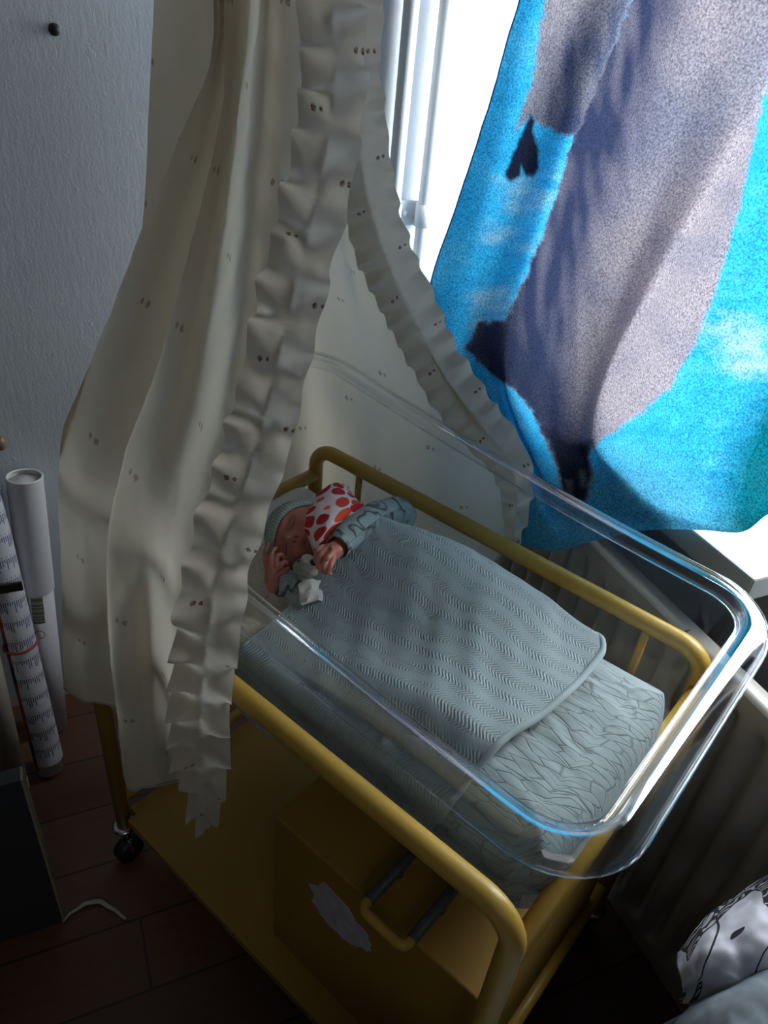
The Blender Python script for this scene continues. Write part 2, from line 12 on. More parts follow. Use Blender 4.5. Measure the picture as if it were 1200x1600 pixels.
 'blanket': [[[.0895,.9258,1.7479],[.0723,.8911,1.562],[.0583,.8627,1.3874],[.0426,.831,1.2342],[.0272,.7999,1.0696],[.1006,.7701,.9754],[.2031,.7474,.8994],[.3286,.7077,.8189],[.4036,.6818,.7051]],[[.1515,.8956,1.7434],[.1072,.9008,1.5651],[.0945,.8903,1.3917],[.0756,.8773,1.2359],[.0704,.8409,1.0541],[.1006,.8092,.92],[.2334,.7436,.8198],[.3495,.6973,.7526],[.445,.6557,.7298]],[[.2282,.8688,1.7393],[.1901,.8787,1.5699],[.1646,.8802,1.4023],[.1388,.8773,1.2264],[.1238,.8646,1.0516],[.1921,.8086,.9461],[.3125,.7379,.8708],[.4155,.6814,.801],[.4854,.6525,.7501]],[[.2972,.8905,1.742],[.2666,.9,1.5765],[.2122,.9269,1.3875],[.1765,.9334,1.1922],[.1586,.9255,.9942],[.1985,.8779,.8922],[.3283,.7803,.8331],[.4401,.7139,.7914],[.5361,.6553,.7973]],[[.4197,.763,1.7236],[.3986,.7679,1.5794],[.372,.7754,1.4191],[.3383,.7865,1.22],[.3294,.7854,1.0339],[.3455,.7662,.9295],[.4243,.7217,.8581],[.5091,.6909,.8279],[.5975,.6528,.8527]],[[.4922,.7216,1.7175],[.4721,.7316,1.5829],[.4603,.7318,1.4348],[.4394,.7366,1.2536],[.4231,.7446,1.0772],[.4244,.744,.9433],[.4813,.7214,.8715],[.5634,.6898,.8566],[.651,.6509,.8892]],[[.5927,.7389,1.7195],[.5819,.7442,1.5915],[.5387,.7656,1.4454],[.4849,.7866,1.257],[.4442,.7955,1.0826],[.4541,.7739,.932],[.5559,.7124,.8981],[.6354,.6732,.9018],[.7084,.6337,.9263]],[[.6464,.6454,1.7062],[.6398,.6487,1.5908],[.6182,.6594,1.4625],[.5816,.6774,1.299],[.57,.6865,1.1538],[.5935,.6794,1.0257],[.663,.6495,.9773],[.7066,.6391,.9548],[.7579,.6238,.9558]],[[.6835,.655,1.7074],[.6811,.6561,1.5942],[.6726,.6604,1.4709],[.6622,.6655,1.3213],[.6684,.6624,1.1935],[.7043,.6447,1.0855],[.7442,.6361,1.0333],[.764,.6319,1.0124],[.7787,.6358,.9938]],[[.7296,.6322,1.704],[.7313,.6313,1.5966],[.747,.6236,1.4841],[.7649,.6147,1.3554],[.7835,.6055,1.2474],[.8011,.6024,1.1693],[.8101,.6035,1.1269],[.8157,.6119,1.0876],[.8141,.6239,1.0463]]],
 'blanket_uv': [[[.88,-.22],[.812,0],[.76,.18],[.714,.32],[.672,.455],[.694,.548],[.74,.635],[.795,.74],[.818,.85]],[[.92,-.22],[.845,0],[.8,.18],[.758,.32],[.716,.47],[.706,.58],[.748,.7],[.795,.795],[.84,.858]],[[.98,-.22],[.905,0],[.85,.18],[.8,.34],[.76,.48],[.766,.585],[.805,.69],[.842,.79],[.872,.861]],[[1.062,-.22],[.985,0],[.905,.2],[.845,.37],[.8,.52],[.792,.61],[.828,.71],[.872,.795],[.922,.847]],[[1.14,-.22],[1.06,0],[.985,.2],[.91,.4],[.865,.56],[.85,.65],[.876,.74],[.922,.802],[.985,.832]],[[1.215,-.22],[1.13,0],[1.06,.2],[.985,.4],[.93,.56],[.902,.67],[.922,.75],[.972,.802],[1.042,.827]],[[1.37,-.22],[1.28,0],[1.165,.2],[1.05,.4],[.97,.55],[.935,.68],[.985,.76],[1.04,.802],[1.102,.829]],[[1.42,-.22],[1.33,0],[1.23,.2],[1.12,.4],[1.06,.55],[1.04,.68],[1.08,.76],[1.112,.802],[1.16,.831]],[[1.49,-.22],[1.4,0],[1.31,.2],[1.22,.4],[1.17,.55],[1.16,.68],[1.18,.75],[1.192,.78],[1.202,.802]],[[1.57,-.22],[1.48,0],[1.42,.2],[1.36,.4],[1.32,.55],[1.3,.65],[1.29,.7],[1.28,.74],[1.262,.775]]],
 'hand_near': {'palm':[[.2771,.15,.832],[.2689,.1562,.838],[.264,.162,.845]],'fingers':[[[.2574,.1567,.85],[.2446,.1633,.858],[.2362,.1721,.864],[.2303,.1825,.866]],[[.2633,.1588,.856],[.2573,.1629,.868],[.2533,.1716,.874],[.2494,.1802,.872]],[[.2674,.1637,.858],[.2634,.1698,.869],[.2636,.1784,.868],[.2655,.1806,.862]],[[.2723,.1655,.854],[.2725,.1727,.862],[.274,.1777,.859],[.2741,.1778,.853]],[[.2779,.1566,.848],[.2821,.1614,.855],[.284,.1683,.857],[.2825,.1748,.856]]]},
 'hand_far': {'palm':[[.3352,.233,.902],[.3378,.2141,.903],[.3369,.1996,.901]],'fingers':[[[.3264,.1985,.907],[.3285,.1861,.908],[.3313,.1787,.9],[.3357,.1796,.893]],[[.3374,.192,.911],[.3437,.1742,.913],[.3463,.1684,.902],[.3485,.1729,.894]],[[.3469,.1898,.912],[.3563,.1712,.913],[.3579,.1666,.902],[.3575,.1724,.894]],[[.3538,.1904,.91],[.363,.1757,.91],[.3637,.1706,.901],[.3635,.175,.895]],[[.3224,.212,.9],[.3511,.1914,.918],[.3601,.173,.922],[.359,.1693,.92]]]},
 'arm_near': [[.3328,.1913,.804],[.3143,.1802,.814],[.2888,.1707,.832],[.2763,.1507,.836]],
 'arm_far': [[.3152,.3966,.866],[.312,.337,.89],[.3277,.2599,.905],[.3383,.2108,.905]],
 'muslin': [[[.2009,.2896,.872],[.2111,.3098,.895],[.2202,.3362,.905],[.243,.3456,.895]],[[.2376,.2471,.895],[.2641,.2547,.918],[.2747,.2848,.92],[.2752,.3294,.9]],[[.2564,.2274,.892],[.2866,.2243,.912],[.3075,.2391,.925],[.2951,.3171,.905]],[[.2755,.221,.882],[.2993,.2072,.893],[.3151,.2061,.907],[.3173,.2542,.908]],[[.2977,.2127,.868],[.3089,.2062,.878],[.3207,.2013,.892],[.3177,.2208,.902]]],
 'toy': [[.3098,.1824,.868],[.3003,.1765,.868],[.3126,.1869,.88],[.3235,.1834,.886],[.3058,.1733,.88],[.3271,.1761,.856]],
 'head': [[.2365,.2512,.85],[.1047,-.8627,.4947],[-.9807,-.172,-.0925]],
 'mail_tube': [[-.441,.1347,.6868],[-.4162,.0662,0]],
 'mail_split': [-.3369,.0858,.5264],
 'roll': [[-.4615,.0592,.6864],[-.3056,-.0039,0]],
 'roll_band': [-.3896,.0241,.3337],
 'tube2': [[-.4502,-.0081,.6624],[-.3079,-.0842,0]],
 'box_corner': [.0247,-.1663,0],
 'box_top': [.0235,-.1687,.4457],
 'ribbon': [[.0251,-.1686,.004],[.0242,-.1351,.004],[.0383,-.104,.006],[.0722,-.0901,.004],[.1105,-.0836,.004]],
 'nail': [-.4042,.3107,1.4601],
 'hanger': [-.4774,.1175,.756],
 'clip': [[-.3637,.0088,.5094]],
 'wallmark': [-.4542,.2096,.9504],
 'zebra': [[[.941,.2526,.55],[.9502,.3065,.583],[.9691,.3535,.598],[.9919,.409,.605],[1.0172,.4465,.645]],[[.9496,.2206,.575],[.9592,.2505,.624],[.9769,.2897,.638],[.9964,.3347,.655],[1.0309,.4041,.66]],[[.961,.2069,.573],[.9723,.2211,.625],[.9905,.244,.655],[1.0129,.2821,.675],[1.0552,.3787,.655]],[[.9665,.2173,.543],[.9863,.2134,.602],[1.0069,.2263,.637],[1.0327,.2603,.66],[1.0742,.3492,.645]],[[.9679,.2153,.52],[.9972,.2115,.572],[1.0225,.2265,.604],[1.0606,.2745,.615],[1.1008,.3517,.615]]],
 'cover': [[[.9873,.2342,.547],[1.0025,.238,.594],[1.0136,.2381,.639],[1.0305,.2614,.655],[1.0723,.3407,.655]],[[.977,.1914,.566],[.9966,.1943,.622],[1.0161,.1974,.669],[1.0465,.2296,.685],[1.0914,.2993,.685]],[[.9718,.1667,.55],[.9961,.1575,.619],[1.0221,.1524,.674],[1.067,.1908,.695],[1.1213,.2663,.695]],[[.9741,.1375,.53],[1.0041,.1214,.603],[1.0361,.1029,.672],[1.0923,.1435,.695],[1.1482,.2249,.695]],[[.9798,.1034,.48],[1.021,.0741,.564],[1.0574,.0571,.638],[1.1202,.0963,.685],[1.1829,.1867,.685]]]}
# room axes: U along the window wall, V towards the window
AN = math.radians(-26.3)
U = Vector((math.cos(AN), math.sin(AN), 0)); V = Vector((-math.sin(AN), math.cos(AN), 0))
def w(m, n, z): return U*m + V*n + Vector((0, 0, z))

# ------------------------------------------------------------------ helpers
def link(o, parent=None):
    C.objects.link(o)
    if parent: o.parent = parent
    return o
def smooth(me):
    me.polygons.foreach_set('use_smooth', [True]*len(me.polygons)); me.update()
def obj(name, bm_or_me, mat=None, parent=None, sm=True):
    if isinstance(bm_or_me, bmesh.types.BMesh):
        me = bpy.data.meshes.new(name); bm_or_me.normal_update(); bm_or_me.to_mesh(me); bm_or_me.free()
    else: me = bm_or_me
    if sm: smooth(me)
    o = bpy.data.objects.new(name, me)
    if mat:
        me.materials.clear(); me.materials.append(mat)
    link(o, parent)
    if parent is not None:
        o.matrix_parent_inverse = parent_world(parent).inverted()
    return o
def parent_world(p):
    M = Matrix.Translation(p.location) @ p.rotation_euler.to_matrix().to_4x4()
    return M if p.parent is None else parent_world(p.parent) @ p.matrix_parent_inverse @ M if False else M
def thing(name, label, cat, loc=(0, 0, 0), group=None):
    o = bpy.data.objects.new(name, None); o.location = loc; o.empty_display_size = .05
    link(o); return tag(o, label, cat, group)
def tag(o, label, cat, group=None):
    o['label'] = label; o['category'] = cat
    if group: o['group'] = group
    return o
def struct(o): o['kind'] = 'structure'; return o
def box_bm(pts8=None, origin=(0, 0, 0), ax=((1, 0, 0), (0, 1, 0), (0, 0, 1)), size=(1, 1, 1), bm=None, bevel=0, seg=2):
    """box from origin along three axes"""
    own = bmesh.new()
    o = Vector(origin); a, b, c = [Vector(ax[i])*size[i] for i in range(3)]
    vs = [own.verts.new(o + a*i + b*j + c*k) for k in (0, 1) for j in (0, 1) for i in (0, 1)]
    for f in ((0, 2, 3, 1), (4, 5, 7, 6), (0, 1, 5, 4), (2, 6, 7, 3), (0, 4, 6, 2), (1, 3, 7, 5)): own.faces.new([vs[i] for i in f])
    bmesh.ops.recalc_face_normals(own, faces=own.faces)
    if bevel: bmesh.ops.bevel(own, geom=own.edges[:], offset=bevel, segments=seg, affect='EDGES', profile=.5)
    if bm is None: return own
    me = bpy.data.meshes.new('t'); own.to_mesh(me); own.free(); bm.from_mesh(me); bpy.data.meshes.remove(me); return bm
RM = (U, V, Vector((0, 0, 1)))
def rbox(m0, m1, n0, n1, z0, z1, bm=None, bevel=0, seg=2):
    return box_bm(origin=w(m0, n0, z0), ax=RM, size=(m1-m0, n1-n0, z1-z0), bm=bm, bevel=bevel, seg=seg)
def tube(path, rad, bm=None, n=16, closed=False, cap=True):
    """sweep a circle along a polyline; rad scalar or list"""
    if bm is None: bm = bmesh.new()
    P = [Vector(p) for p in path]; N = len(P)
    rs = rad if isinstance(rad, (list, tuple)) else [rad]*N
    T = []
    for i in range(N):
        a = P[(i-1) % N] if (closed or i > 0) else P[i]; b = P[(i+1) % N] if (closed or i < N-1) else P[i]
        T.append((b-a).normalized())
    up = Vector((0, 0, 1)) if abs(T[0].z) < .9 else Vector((1, 0, 0))
    x = T[0].cross(up).normalized(); rings = []
    for i in range(N):
        x = (x - T[i]*x.dot(T[i])).normalized(); y = T[i].cross(x)
        rings.append([bm.verts.new(P[i] + (x*math.cos(2*math.pi*k/n) + y*math.sin(2*math.pi*k/n))*rs[i]) for k in range(n)])
    M = N if closed else N-1
    for i in range(M):
        A, B = rings[i], rings[(i+1) % N]
        for k in range(n): bm.faces.new((A[k], A[(k+1) % n], B[(k+1) % n], B[k]))
    if cap and not closed:
        bm.faces.new(rings[0][::-1]); bm.faces.new(rings[-1])
    return bm
def arc_path(corners, r, seg=8):
    """polyline with filleted corners"""
    P = [Vector(c) for c in corners]; out = [P[0]]
    for i in range(1, len(P)-1):
        a = (P[i-1]-P[i]).normalized(); b = (P[i+1]-P[i]).normalized()
        th = a.angle(b); t = r/math.tan(th/2); s = P[i]+a*t; e = P[i]+b*t
        c = P[i] + (a+b).normalized()*(r/math.sin(th/2))
        va, vb = s-c, e-c; ang = va.angle(vb); axis = va.cross(vb).normalized()
        for k in range(seg+1): out.append(c + Matrix.Rotation(ang*k/seg, 3, axis) @ va)
    out.append(P[-1]); return out
def cr(P, k):
    """Catmull-Rom (chord-uniform) resample of array [n,d] to k samples"""
    P = np.asarray(P, float); n = len(P)
    t = np.linspace(0, n-1, k); i = np.minimum(t.astype(int), n-2); f = (t-i)[:, None]
    Q = np.vstack([2*P[0]-P[1], P, 2*P[-1]-P[-2]])
    p0, p1, p2, p3 = Q[i], Q[i+1], Q[i+2], Q[i+3]
    return .5*((2*p1)+(-p0+p2)*f+(2*p0-5*p1+4*p2-p3)*f**2+(-p0+3*p1-3*p2+p3)*f**3)
def cr2(G, a, b):
    G = np.asarray(G, float)
    H = np.stack([cr(G[i], b) for i in range(G.shape[0])])
    return np.stack([cr(H[:, j], a) for j in range(b)], 1)
def grid_mesh(name, G, UV=None):
    a, b = G.shape[:2]
    me = bpy.data.meshes.new(name)
    idx = np.arange(a*b).reshape(a, b)
    F = np.stack([idx[:-1, :-1], idx[1:, :-1], idx[1:, 1:], idx[:-1, 1:]], -1).reshape(-1, 4)
    me.from_pydata(G.reshape(-1, 3).tolist(), [], F.tolist())
    if UV is None:
        du = np.zeros((a, b)); dv = np.zeros((a, b))
        du[1:] = np.cumsum(np.linalg.norm(np.diff(G, axis=0), axis=2), 0); dv[:, 1:] = np.cumsum(np.linalg.norm(np.diff(G, axis=1), axis=2), 1)
        UV = np.stack([du, dv], -1)
    uv = me.uv_layers.new(name='UVMap'); L = np.empty(len(me.loops), int); me.loops.foreach_get('vertex_index', L)
    uv.data.foreach_set('uv', UV.reshape(-1, 2)[L].ravel())
    return me
def add_mod(o, typ, **k):
    m = o.modifiers.new(typ, typ)
    for a, b in k.items(): setattr(m, a, b)
    return m
def bake_mods(o):
    dg = bpy.context.evaluated_depsgraph_get(); me = bpy.data.meshes.new_from_object(o.evaluated_get(dg))
    o.modifiers.clear(); o.data = me; smooth(me); return o
def fbm(p, s, seed=0): return noise.noise(Vector((p[0]*s+seed, p[1]*s-seed, (p[2] if len(p) > 2 else 0)*s+seed*2)))

# ------------------------------------------------------------------ materials
class NT:
    def __init__(s, name):
        s.m = bpy.data.materials.new(name); s.m.use_nodes = True; s.t = s.m.node_tree; s.t.nodes.clear()
        s.out = s.t.nodes.new('ShaderNodeOutputMaterial')
    def n(s, typ, **k):
        nd = s.t.nodes.new(typ)
        for a, b in k.items():
            if a.startswith('i_'):
                key = a[2:]; key = int(key) if key.isdigit() else key.replace('_', ' ')
                s.set(nd.inputs[key], b)
            else: setattr(nd, a, b)
        return nd
    def set(s, sock, v):
        if isinstance(v, bpy.types.NodeSocket): s.t.links.new(v, sock)
        elif isinstance(v, bpy.types.Node): s.t.links.new(v.outputs[0], sock)
        else: sock.default_value = v
    def math(s, op, a, b=0., c=None):
        nd = s.n('ShaderNodeMath', operation=op); s.set(nd.inputs[0], a); s.set(nd.inputs[1], b)
        if c is not None: s.set(nd.inputs[2], c)
        return nd.outputs[0]
    def mix(s, f, a, b):
        nd = s.n('ShaderNodeMix', data_type='RGBA'); s.set(nd.inputs[0], f); s.set(nd.inputs[6], a); s.set(nd.inputs[7], b); return nd.outputs[2]
    def ramp(s, f, stops):
        nd = s.n('ShaderNodeValToRGB'); s.set(nd.inputs[0], f); e = nd.color_ramp.elements
        while len(e) < len(stops): e.new(.5)
        for x, (p, c) in zip(e, stops): x.position = p; x.color = c if len(c) == 4 else (*c, 1)
        return nd.outputs[0]
    def coord(s, kind='Object', scale=(1, 1, 1)):
        t = s.n('ShaderNodeTexCoord'); mp = s.n('ShaderNodeMapping'); s.set(mp.inputs[0], t.outputs[kind]); mp.inputs['Scale'].default_value = scale; return mp.outputs[0]
    def noise(s, vec, scale, detail=3, rough=.5):
        nd = s.n('ShaderNodeTexNoise'); s.set(nd.inputs['Vector'], vec); nd.inputs['Scale'].default_value = scale; nd.inputs['Detail'].default_value = detail; nd.inputs['Roughness'].default_value = rough; return nd.outputs[0]
    def vor(s, vec, scale, feature='F1', rnd=1.):
        nd = s.n('ShaderNodeTexVoronoi', feature=feature); s.set(nd.inputs['Vector'], vec); nd.inputs['Scale'].default_value = scale; nd.inputs['Randomness'].default_value = rnd; return nd
    def bump(s, h, strength, dist):
        nd = s.n('ShaderNodeBump'); s.set(nd.inputs['Height'], h); nd.inputs['Strength'].default_value = strength; nd.inputs['Distance'].default_value = dist; return nd.outputs[0]
    def pbr(s, col, rough=.6, normal=None, **k):
        p = s.n('ShaderNodeBsdfPrincipled'); s.set(p.inputs['Base Color'], (*col, 1) if isinstance(col, tuple) and len(col) == 3 else col); s.set(p.inputs['Roughness'], rough)
        if normal is not None: s.set(p.inputs['Normal'], normal)
        for a, b in k.items(): s.set(p.inputs[a.replace('_', ' ')], b)
        return p.outputs[0]
    def done(s, sh): s.set(s.out.inputs[0], sh); return s.m
    def sepxy(s, vec):
        nd = s.n('ShaderNodeSeparateXYZ'); s.set(nd.inputs[0], vec); return nd.outputs
def c4(*c): return (*c, 1)

def m_plain(name, col, rough=.5, var=.12, nscale=8, bump=0, bscale=60, **k):
    t = NT(name); v = t.coord()
    f = t.noise(v, nscale, 4)
    colr = t.mix(f, c4(*[max(0, x*(1-var)) for x in col]), c4(*[min(1, x*(1+var)) for x in col]))
    nm = t.bump(t.noise(v, bscale, 3), bump, .002) if bump else None
    return t.done(t.pbr(colr, rough, nm, **k))
def m_wall(name, col):
    t = NT(name); v = t.coord()
    h = t.math('ADD', t.math('MULTIPLY', t.noise(t.coord(scale=(1, 1, .35)), 90, 4, .6), .6), t.math('MULTIPLY', t.noise(v, 260, 2), .25))
    sp = t.ramp(t.noise(v, 38, 5, .65), [(.60, (0, 0, 0)), (.72, (1, 1, 1))])
    h = t.math('ADD', h, t.math('MULTIPLY', sp, .45))
    colr = t.mix(t.noise(v, 2.2, 4), c4(*[x*.93 for x in col]), c4(*[min(1, x*1.05) for x in col]))
    return t.done(t.pbr(colr, .55, t.bump(h, .42, .0026)))
def m_cloth(name, col, trans=.35, rough=.85, pattern=None, tint=None, weave=900, bumpd=.0006):
    """woven fabric; translucent share; optional printed motif on a UV lattice"""
    t = NT(name); uv = t.coord('UV'); xy = t.sepxy(uv)
    h = t.math('ADD', t.math('MULTIPLY', t.noise(uv, 700, 2), .25), t.math('MULTIPLY', t.noise(uv, 60, 4), .9))
    col1 = t.mix(t.noise(uv, 14, 4), c4(*[x*.94 for x in col]), c4(*col))
    if pattern:
        su, sv = pattern
        rowi = t.math('FLOOR', t.math('DIVIDE', xy[1], sv))
        uo = t.math('ADD', t.math('DIVIDE', xy[0], su), t.math('MULTIPLY', t.math('MODULO', rowi, 2.), .5))
        fu = t.math('SUBTRACT', t.math('FRACT', uo), .5); fv = t.math('SUBTRACT', t.math('FRACT', t.math('DIVIDE', xy[1], sv)), .5)
        pu = t.math('MULTIPLY', fu, su); pv = t.math('MULTIPLY', fv, sv)
        wob = t.math('MULTIPLY', t.math('SUBTRACT', t.noise(uv, 260, 2), .5), .0045)
        def blob(cx, cy, rx, ry):
            a = t.math('DIVIDE', t.math('SUBTRACT', pu, cx), rx); b = t.math('DIVIDE', t.math('SUBTRACT', pv, cy), ry)
            d = t.math('SQRT', t.math('ADD', t.math('MULTIPLY', a, a), t.math('MULTIPLY', b, b)))
            return t.math('ADD', d, t.math('MULTIPLY', wob, 260.))
        d = t.math('MINIMUM', blob(-.0042, -.0006, .0026, .0046), blob(.0040, .0008, .0034, .0058))
        mask = t.ramp(d, [(.62, (1, 1, 1)), (.98, (0, 0, 0))])
        ring = t.ramp(t.noise(uv, 420, 2), [(.35, (.45, .45, .45)), (.6, (1, 1, 1))])
        mk = t.math('MULTIPLY', mask, ring)
        col1 = t.mix(mk, col1, c4(.13, .035, .03))
    nm = t.bump(h, .35, bumpd*3)
    df = t.n('ShaderNodeBsdfDiffuse', i_Color=t.mix(.26 if trans else 0., col1, c4(0, 0, 0)), i_Normal=nm, i_Roughness=.4)
    tr = t.n('ShaderNodeBsdfTranslucent', i_Color=t.mix(.0, col1, col1) if tint is None else t.mix(.6, col1, c4(*tint)), i_Normal=nm)
    ms = t.n('ShaderNodeMixShader'); t.set(ms.inputs[0], trans); t.set(ms.inputs[1], df); t.set(ms.inputs[2], tr)
    return t.done(ms.outputs[0])
def m_paint_attr(name, attr, rough=.9, trans=0., pile=0., sheen=0.):
    t = NT(name); a = t.n('ShaderNodeVertexColor', layer_name=attr); v = t.coord('Object')
    n1 = t.noise(v, 330, 3, .7)
    col = a.outputs[0]
    if pile:
        f = t.ramp(n1, [(.36, (.30, .30, .34)), (.50, (.95, .95, .95)), (.64, (1.7, 1.66, 1.6))])
        nd = t.n('ShaderNodeMix', data_type='RGBA', blend_type='MULTIPLY'); t.set(nd.inputs[0], pile); t.set(nd.inputs[6], col); t.set(nd.inputs[7], f); col = nd.outputs[2]
    nm = t.bump(n1, .6, .003)
    df = t.n('ShaderNodeBsdfDiffuse', i_Color=col, i_Normal=nm)
    tr = t.n('ShaderNodeBsdfTranslucent', i_Color=col, i_Normal=nm)
    ms = t.n('ShaderNodeMixShader'); t.set(ms.inputs[0], trans); t.set(ms.inputs[1], df); t.set(ms.inputs[2], tr)
    return t.done(ms.outputs[0])
def m_clear(name, tint=(.95, .97, .97), refl=.06):
    """clear thin acrylic wall: straight-through transmission plus fresnel gloss"""
    t = NT(name)
    tr = t.n('ShaderNodeBsdfTransparent', i_Color=c4(*tint)); gl = t.n('ShaderNodeBsdfGlossy', i_Color=c4(1, 1, 1), i_Roughness=.04)
    lw = t.n('ShaderNodeLayerWeight', i_Blend=.5); fr = t.math('ADD', .03, t.math('MULTIPLY', t.math('POWER', lw.outputs[1], 4.5), .45))
    ms = t.n('ShaderNodeMixShader'); t.set(ms.inputs[0], fr); t.set(ms.inputs[1], tr.outputs[0]); t.set(ms.inputs[2], gl.outputs[0])
    return t.done(ms.outputs[0])
def m_knit(name, col):
    t = NT(name); uv = t.coord('UV'); x, y, _ = t.sepxy(uv)
    # bands of short wavy ribs running across the cover
    zig = t.math('MULTIPLY', t.math('PINGPONG', t.math('MULTIPLY', y, 1.0), .011), 1.0)
    ph = t.math('ADD', x, t.math('MULTIPLY', t.math('SINE', t.math('MULTIPLY', y, 2*math.pi/.021)), .0034))
    rib = t.math('SINE', t.math('MULTIPLY', ph, 2*math.pi/.0050))
    bandc = t.math('ADD', t.math('MULTIPLY', y, 2*math.pi/.030), t.math('MULTIPLY', t.math('SINE', t.math('MULTIPLY', x, 2*math.pi/.12)), 1.15))
    band = t.ramp(t.math('ADD', t.math('MULTIPLY', t.math('SINE', bandc), .5), .5), [(.28, (0, 0, 0)), (.55, (1, 1, 1))])
    fine = t.math('MULTIPLY', t.math('SINE', t.math('MULTIPLY', t.math('ADD', x, y), 2*math.pi/.0022)), .12)
    h = t.math('ADD', t.math('MULTIPLY', rib, band), fine)
    h = t.math('ADD', h, t.math('MULTIPLY', t.noise(uv, 30, 4), .8))
    groove = t.math('MULTIPLY', t.ramp(rib, [(0, (0, 0, 0)), (.35, (1, 1, 1))]), 1.0)
    dark = t.math('MULTIPLY', t.math('SUBTRACT', 1., t.ramp(t.math('ADD', t.math('MULTIPLY', rib, .5), .5), [(.12, (0, 0, 0)), (.4, (1, 1, 1))])), band)
    colr = t.mix(t.math('MULTIPLY', dark, .28), t.mix(t.noise(uv, 9, 4), c4(*[v*.85 for v in col]), c4(*[v*1.08 for v in col])), c4(*[v*.45 for v in col]))
    return t.done(t.pbr(colr, .85, t.bump(h, .5, .0016), Sheen_Weight=.25))
def m_vein(name, col):
    t = NT(name); uv = t.coord('UV', (1, 1, 1)); mp = t.n('ShaderNodeMapping'); t.set(mp.inputs[0], uv)
    mp.inputs['Rotation'].default_value = (0, 0, .5); mp.inputs['Scale'].default_value = (26, 98, 1)
    wob = t.n('ShaderNodeMixRGB', blend_type='ADD'); wob.inputs[0].default_value = .35; t.set(wob.inputs[1], mp.outputs[0])
    nn = t.n('ShaderNodeTexNoise'); t.set(nn.inputs['Vector'], uv); nn.inputs['Scale'].default_value = 18; t.set(wob.inputs[2], nn.outputs[1])
    e = t.vor(wob.outputs[0], 1.0, 'DISTANCE_TO_EDGE')
    line = t.ramp(e.outputs[0], [(.0, (1, 1, 1)), (.06, (0, 0, 0))])
    colr = t.mix(t.math('MULTIPLY', line, .6), t.mix(t.noise(uv, 10, 4), c4(*[v*.88 for v in col]), c4(*col)), c4(*[v*.28 for v in col]))
    h = t.math('SUBTRACT', t.noise(uv, 60, 4), t.math('MULTIPLY', line, .9))
    return t.done(t.pbr(colr, .85, t.bump(h, .6, .0015), Sheen_Weight=.2))
def m_lines(name, col, ink, scale, width, rib=0, amount=1., uvs=(1, 1, 1)):
    """cloth with drawn outlines"""
    t = NT(name); uv = t.coord('UV', uvs); x, y, _ = t.sepxy(uv)
    wob = t.n('ShaderNodeMixRGB', blend_type='ADD'); wob.inputs[0].default_value = .12; t.set(wob.inputs[1], uv)
    nn = t.n('ShaderNodeTexNoise'); t.set(nn.inputs['Vector'], uv); nn.inputs['Scale'].default_value = scale*.8; t.set(wob.inputs[2], nn.outputs[1])
    ns = t.noise(wob.outputs[0], scale, 1.5, .5)
    iso = t.math('ABSOLUTE', t.math('SUBTRACT', t.math('FRACT', t.math('MULTIPLY', ns, 5.)), .5))
    line = t.ramp(iso, [(0, (1, 1, 1)), (width, (0, 0, 0))])
    gate = t.ramp(t.noise(uv, scale*.55, 2), [(.37, (0, 0, 0)), (.44, (1, 1, 1))])
    mk = t.math('MULTIPLY', t.math('MULTIPLY', line, gate), amount)
    colr = t.mix(mk, t.mix(t.noise(uv, 12, 3), c4(*[v*.9 for v in col]), c4(*col)), c4(*ink))
    h = t.noise(uv, 80, 4)
    if rib: h = t.math('ADD', h, t.math('SINE', t.math('MULTIPLY', x, 2*math.pi/rib)))
    return t.done(t.pbr(colr, .9, t.bump(h, .5, .0012)))
def m_spots(name):
    t = NT(name); uv = t.coord('UV'); sc = 31.
    nn = t.n('ShaderNodeTexNoise'); t.set(nn.inputs['Vector'], uv); nn.inputs['Scale'].default_value = 60
    wob = t.n('ShaderNodeMixRGB', blend_type='ADD'); wob.inputs[0].default_value = .004; t.set(wob.inputs[1], uv); t.set(wob.inputs[2], nn.outputs[1])
    v = t.vor(wob.outputs[0], sc, 'F1', .55); e = t.vor(wob.outputs[0], sc, 'DISTANCE_TO_EDGE', .55)
    d = t.math('SUBTRACT', v.outputs[0], t.math('MULTIPLY', e.outputs[0], .35))
    mask = t.ramp(d, [(.42, (1, 1, 1)), (.47, (0, 0, 0))])
    rnd = t.sepxy(v.outputs[1])[0]
    red = t.ramp(rnd, [(.45, (.47, .012, .012)), (.62, (.75, .075, .02))])
    colr = t.mix(mask, c4(.74, .62, .62), red)
    return t.done(t.pbr(colr, .9, t.bump(t.noise(uv, 500, 3), .4, .001)))
def m_wood(name):
    t = NT(name); v = t.coord('Object'); mp = t.n('ShaderNodeMapping'); t.set(mp.inputs[0], v); mp.inputs['Rotation'].default_value = (0, 0, math.pi/2); 
    br = t.n('ShaderNodeTexBrick'); t.set(br.inputs[0], mp.outputs[0]); br.inputs['Scale'].default_value = 1.; br.inputs['Brick Width'].default_value = 1.2; br.inputs['Row Height'].default_value = .14; br.inputs['Mortar Size'].default_value = .0025
    br.inputs['Color1'].default_value = c4(.18, .080, .042); br.inputs['Color2'].default_value = c4(.135, .058, .032); br.inputs['Mortar'].default_value = c4(.03, .015, .01)
    mg = t.n('ShaderNodeMapping'); t.set(mg.inputs[0], mp.outputs[0]); mg.inputs['Scale'].default_value = (2, 30, 1)
    g = t.noise(mg.outputs[0], 4, 5, .6)
    colr = t.mix(t.math('MULTIPLY', g, .6), br.outputs[0], c4(.06, .026, .014))
    return t.done(t.pbr(colr, .45, t.bump(g, .2, .001)))
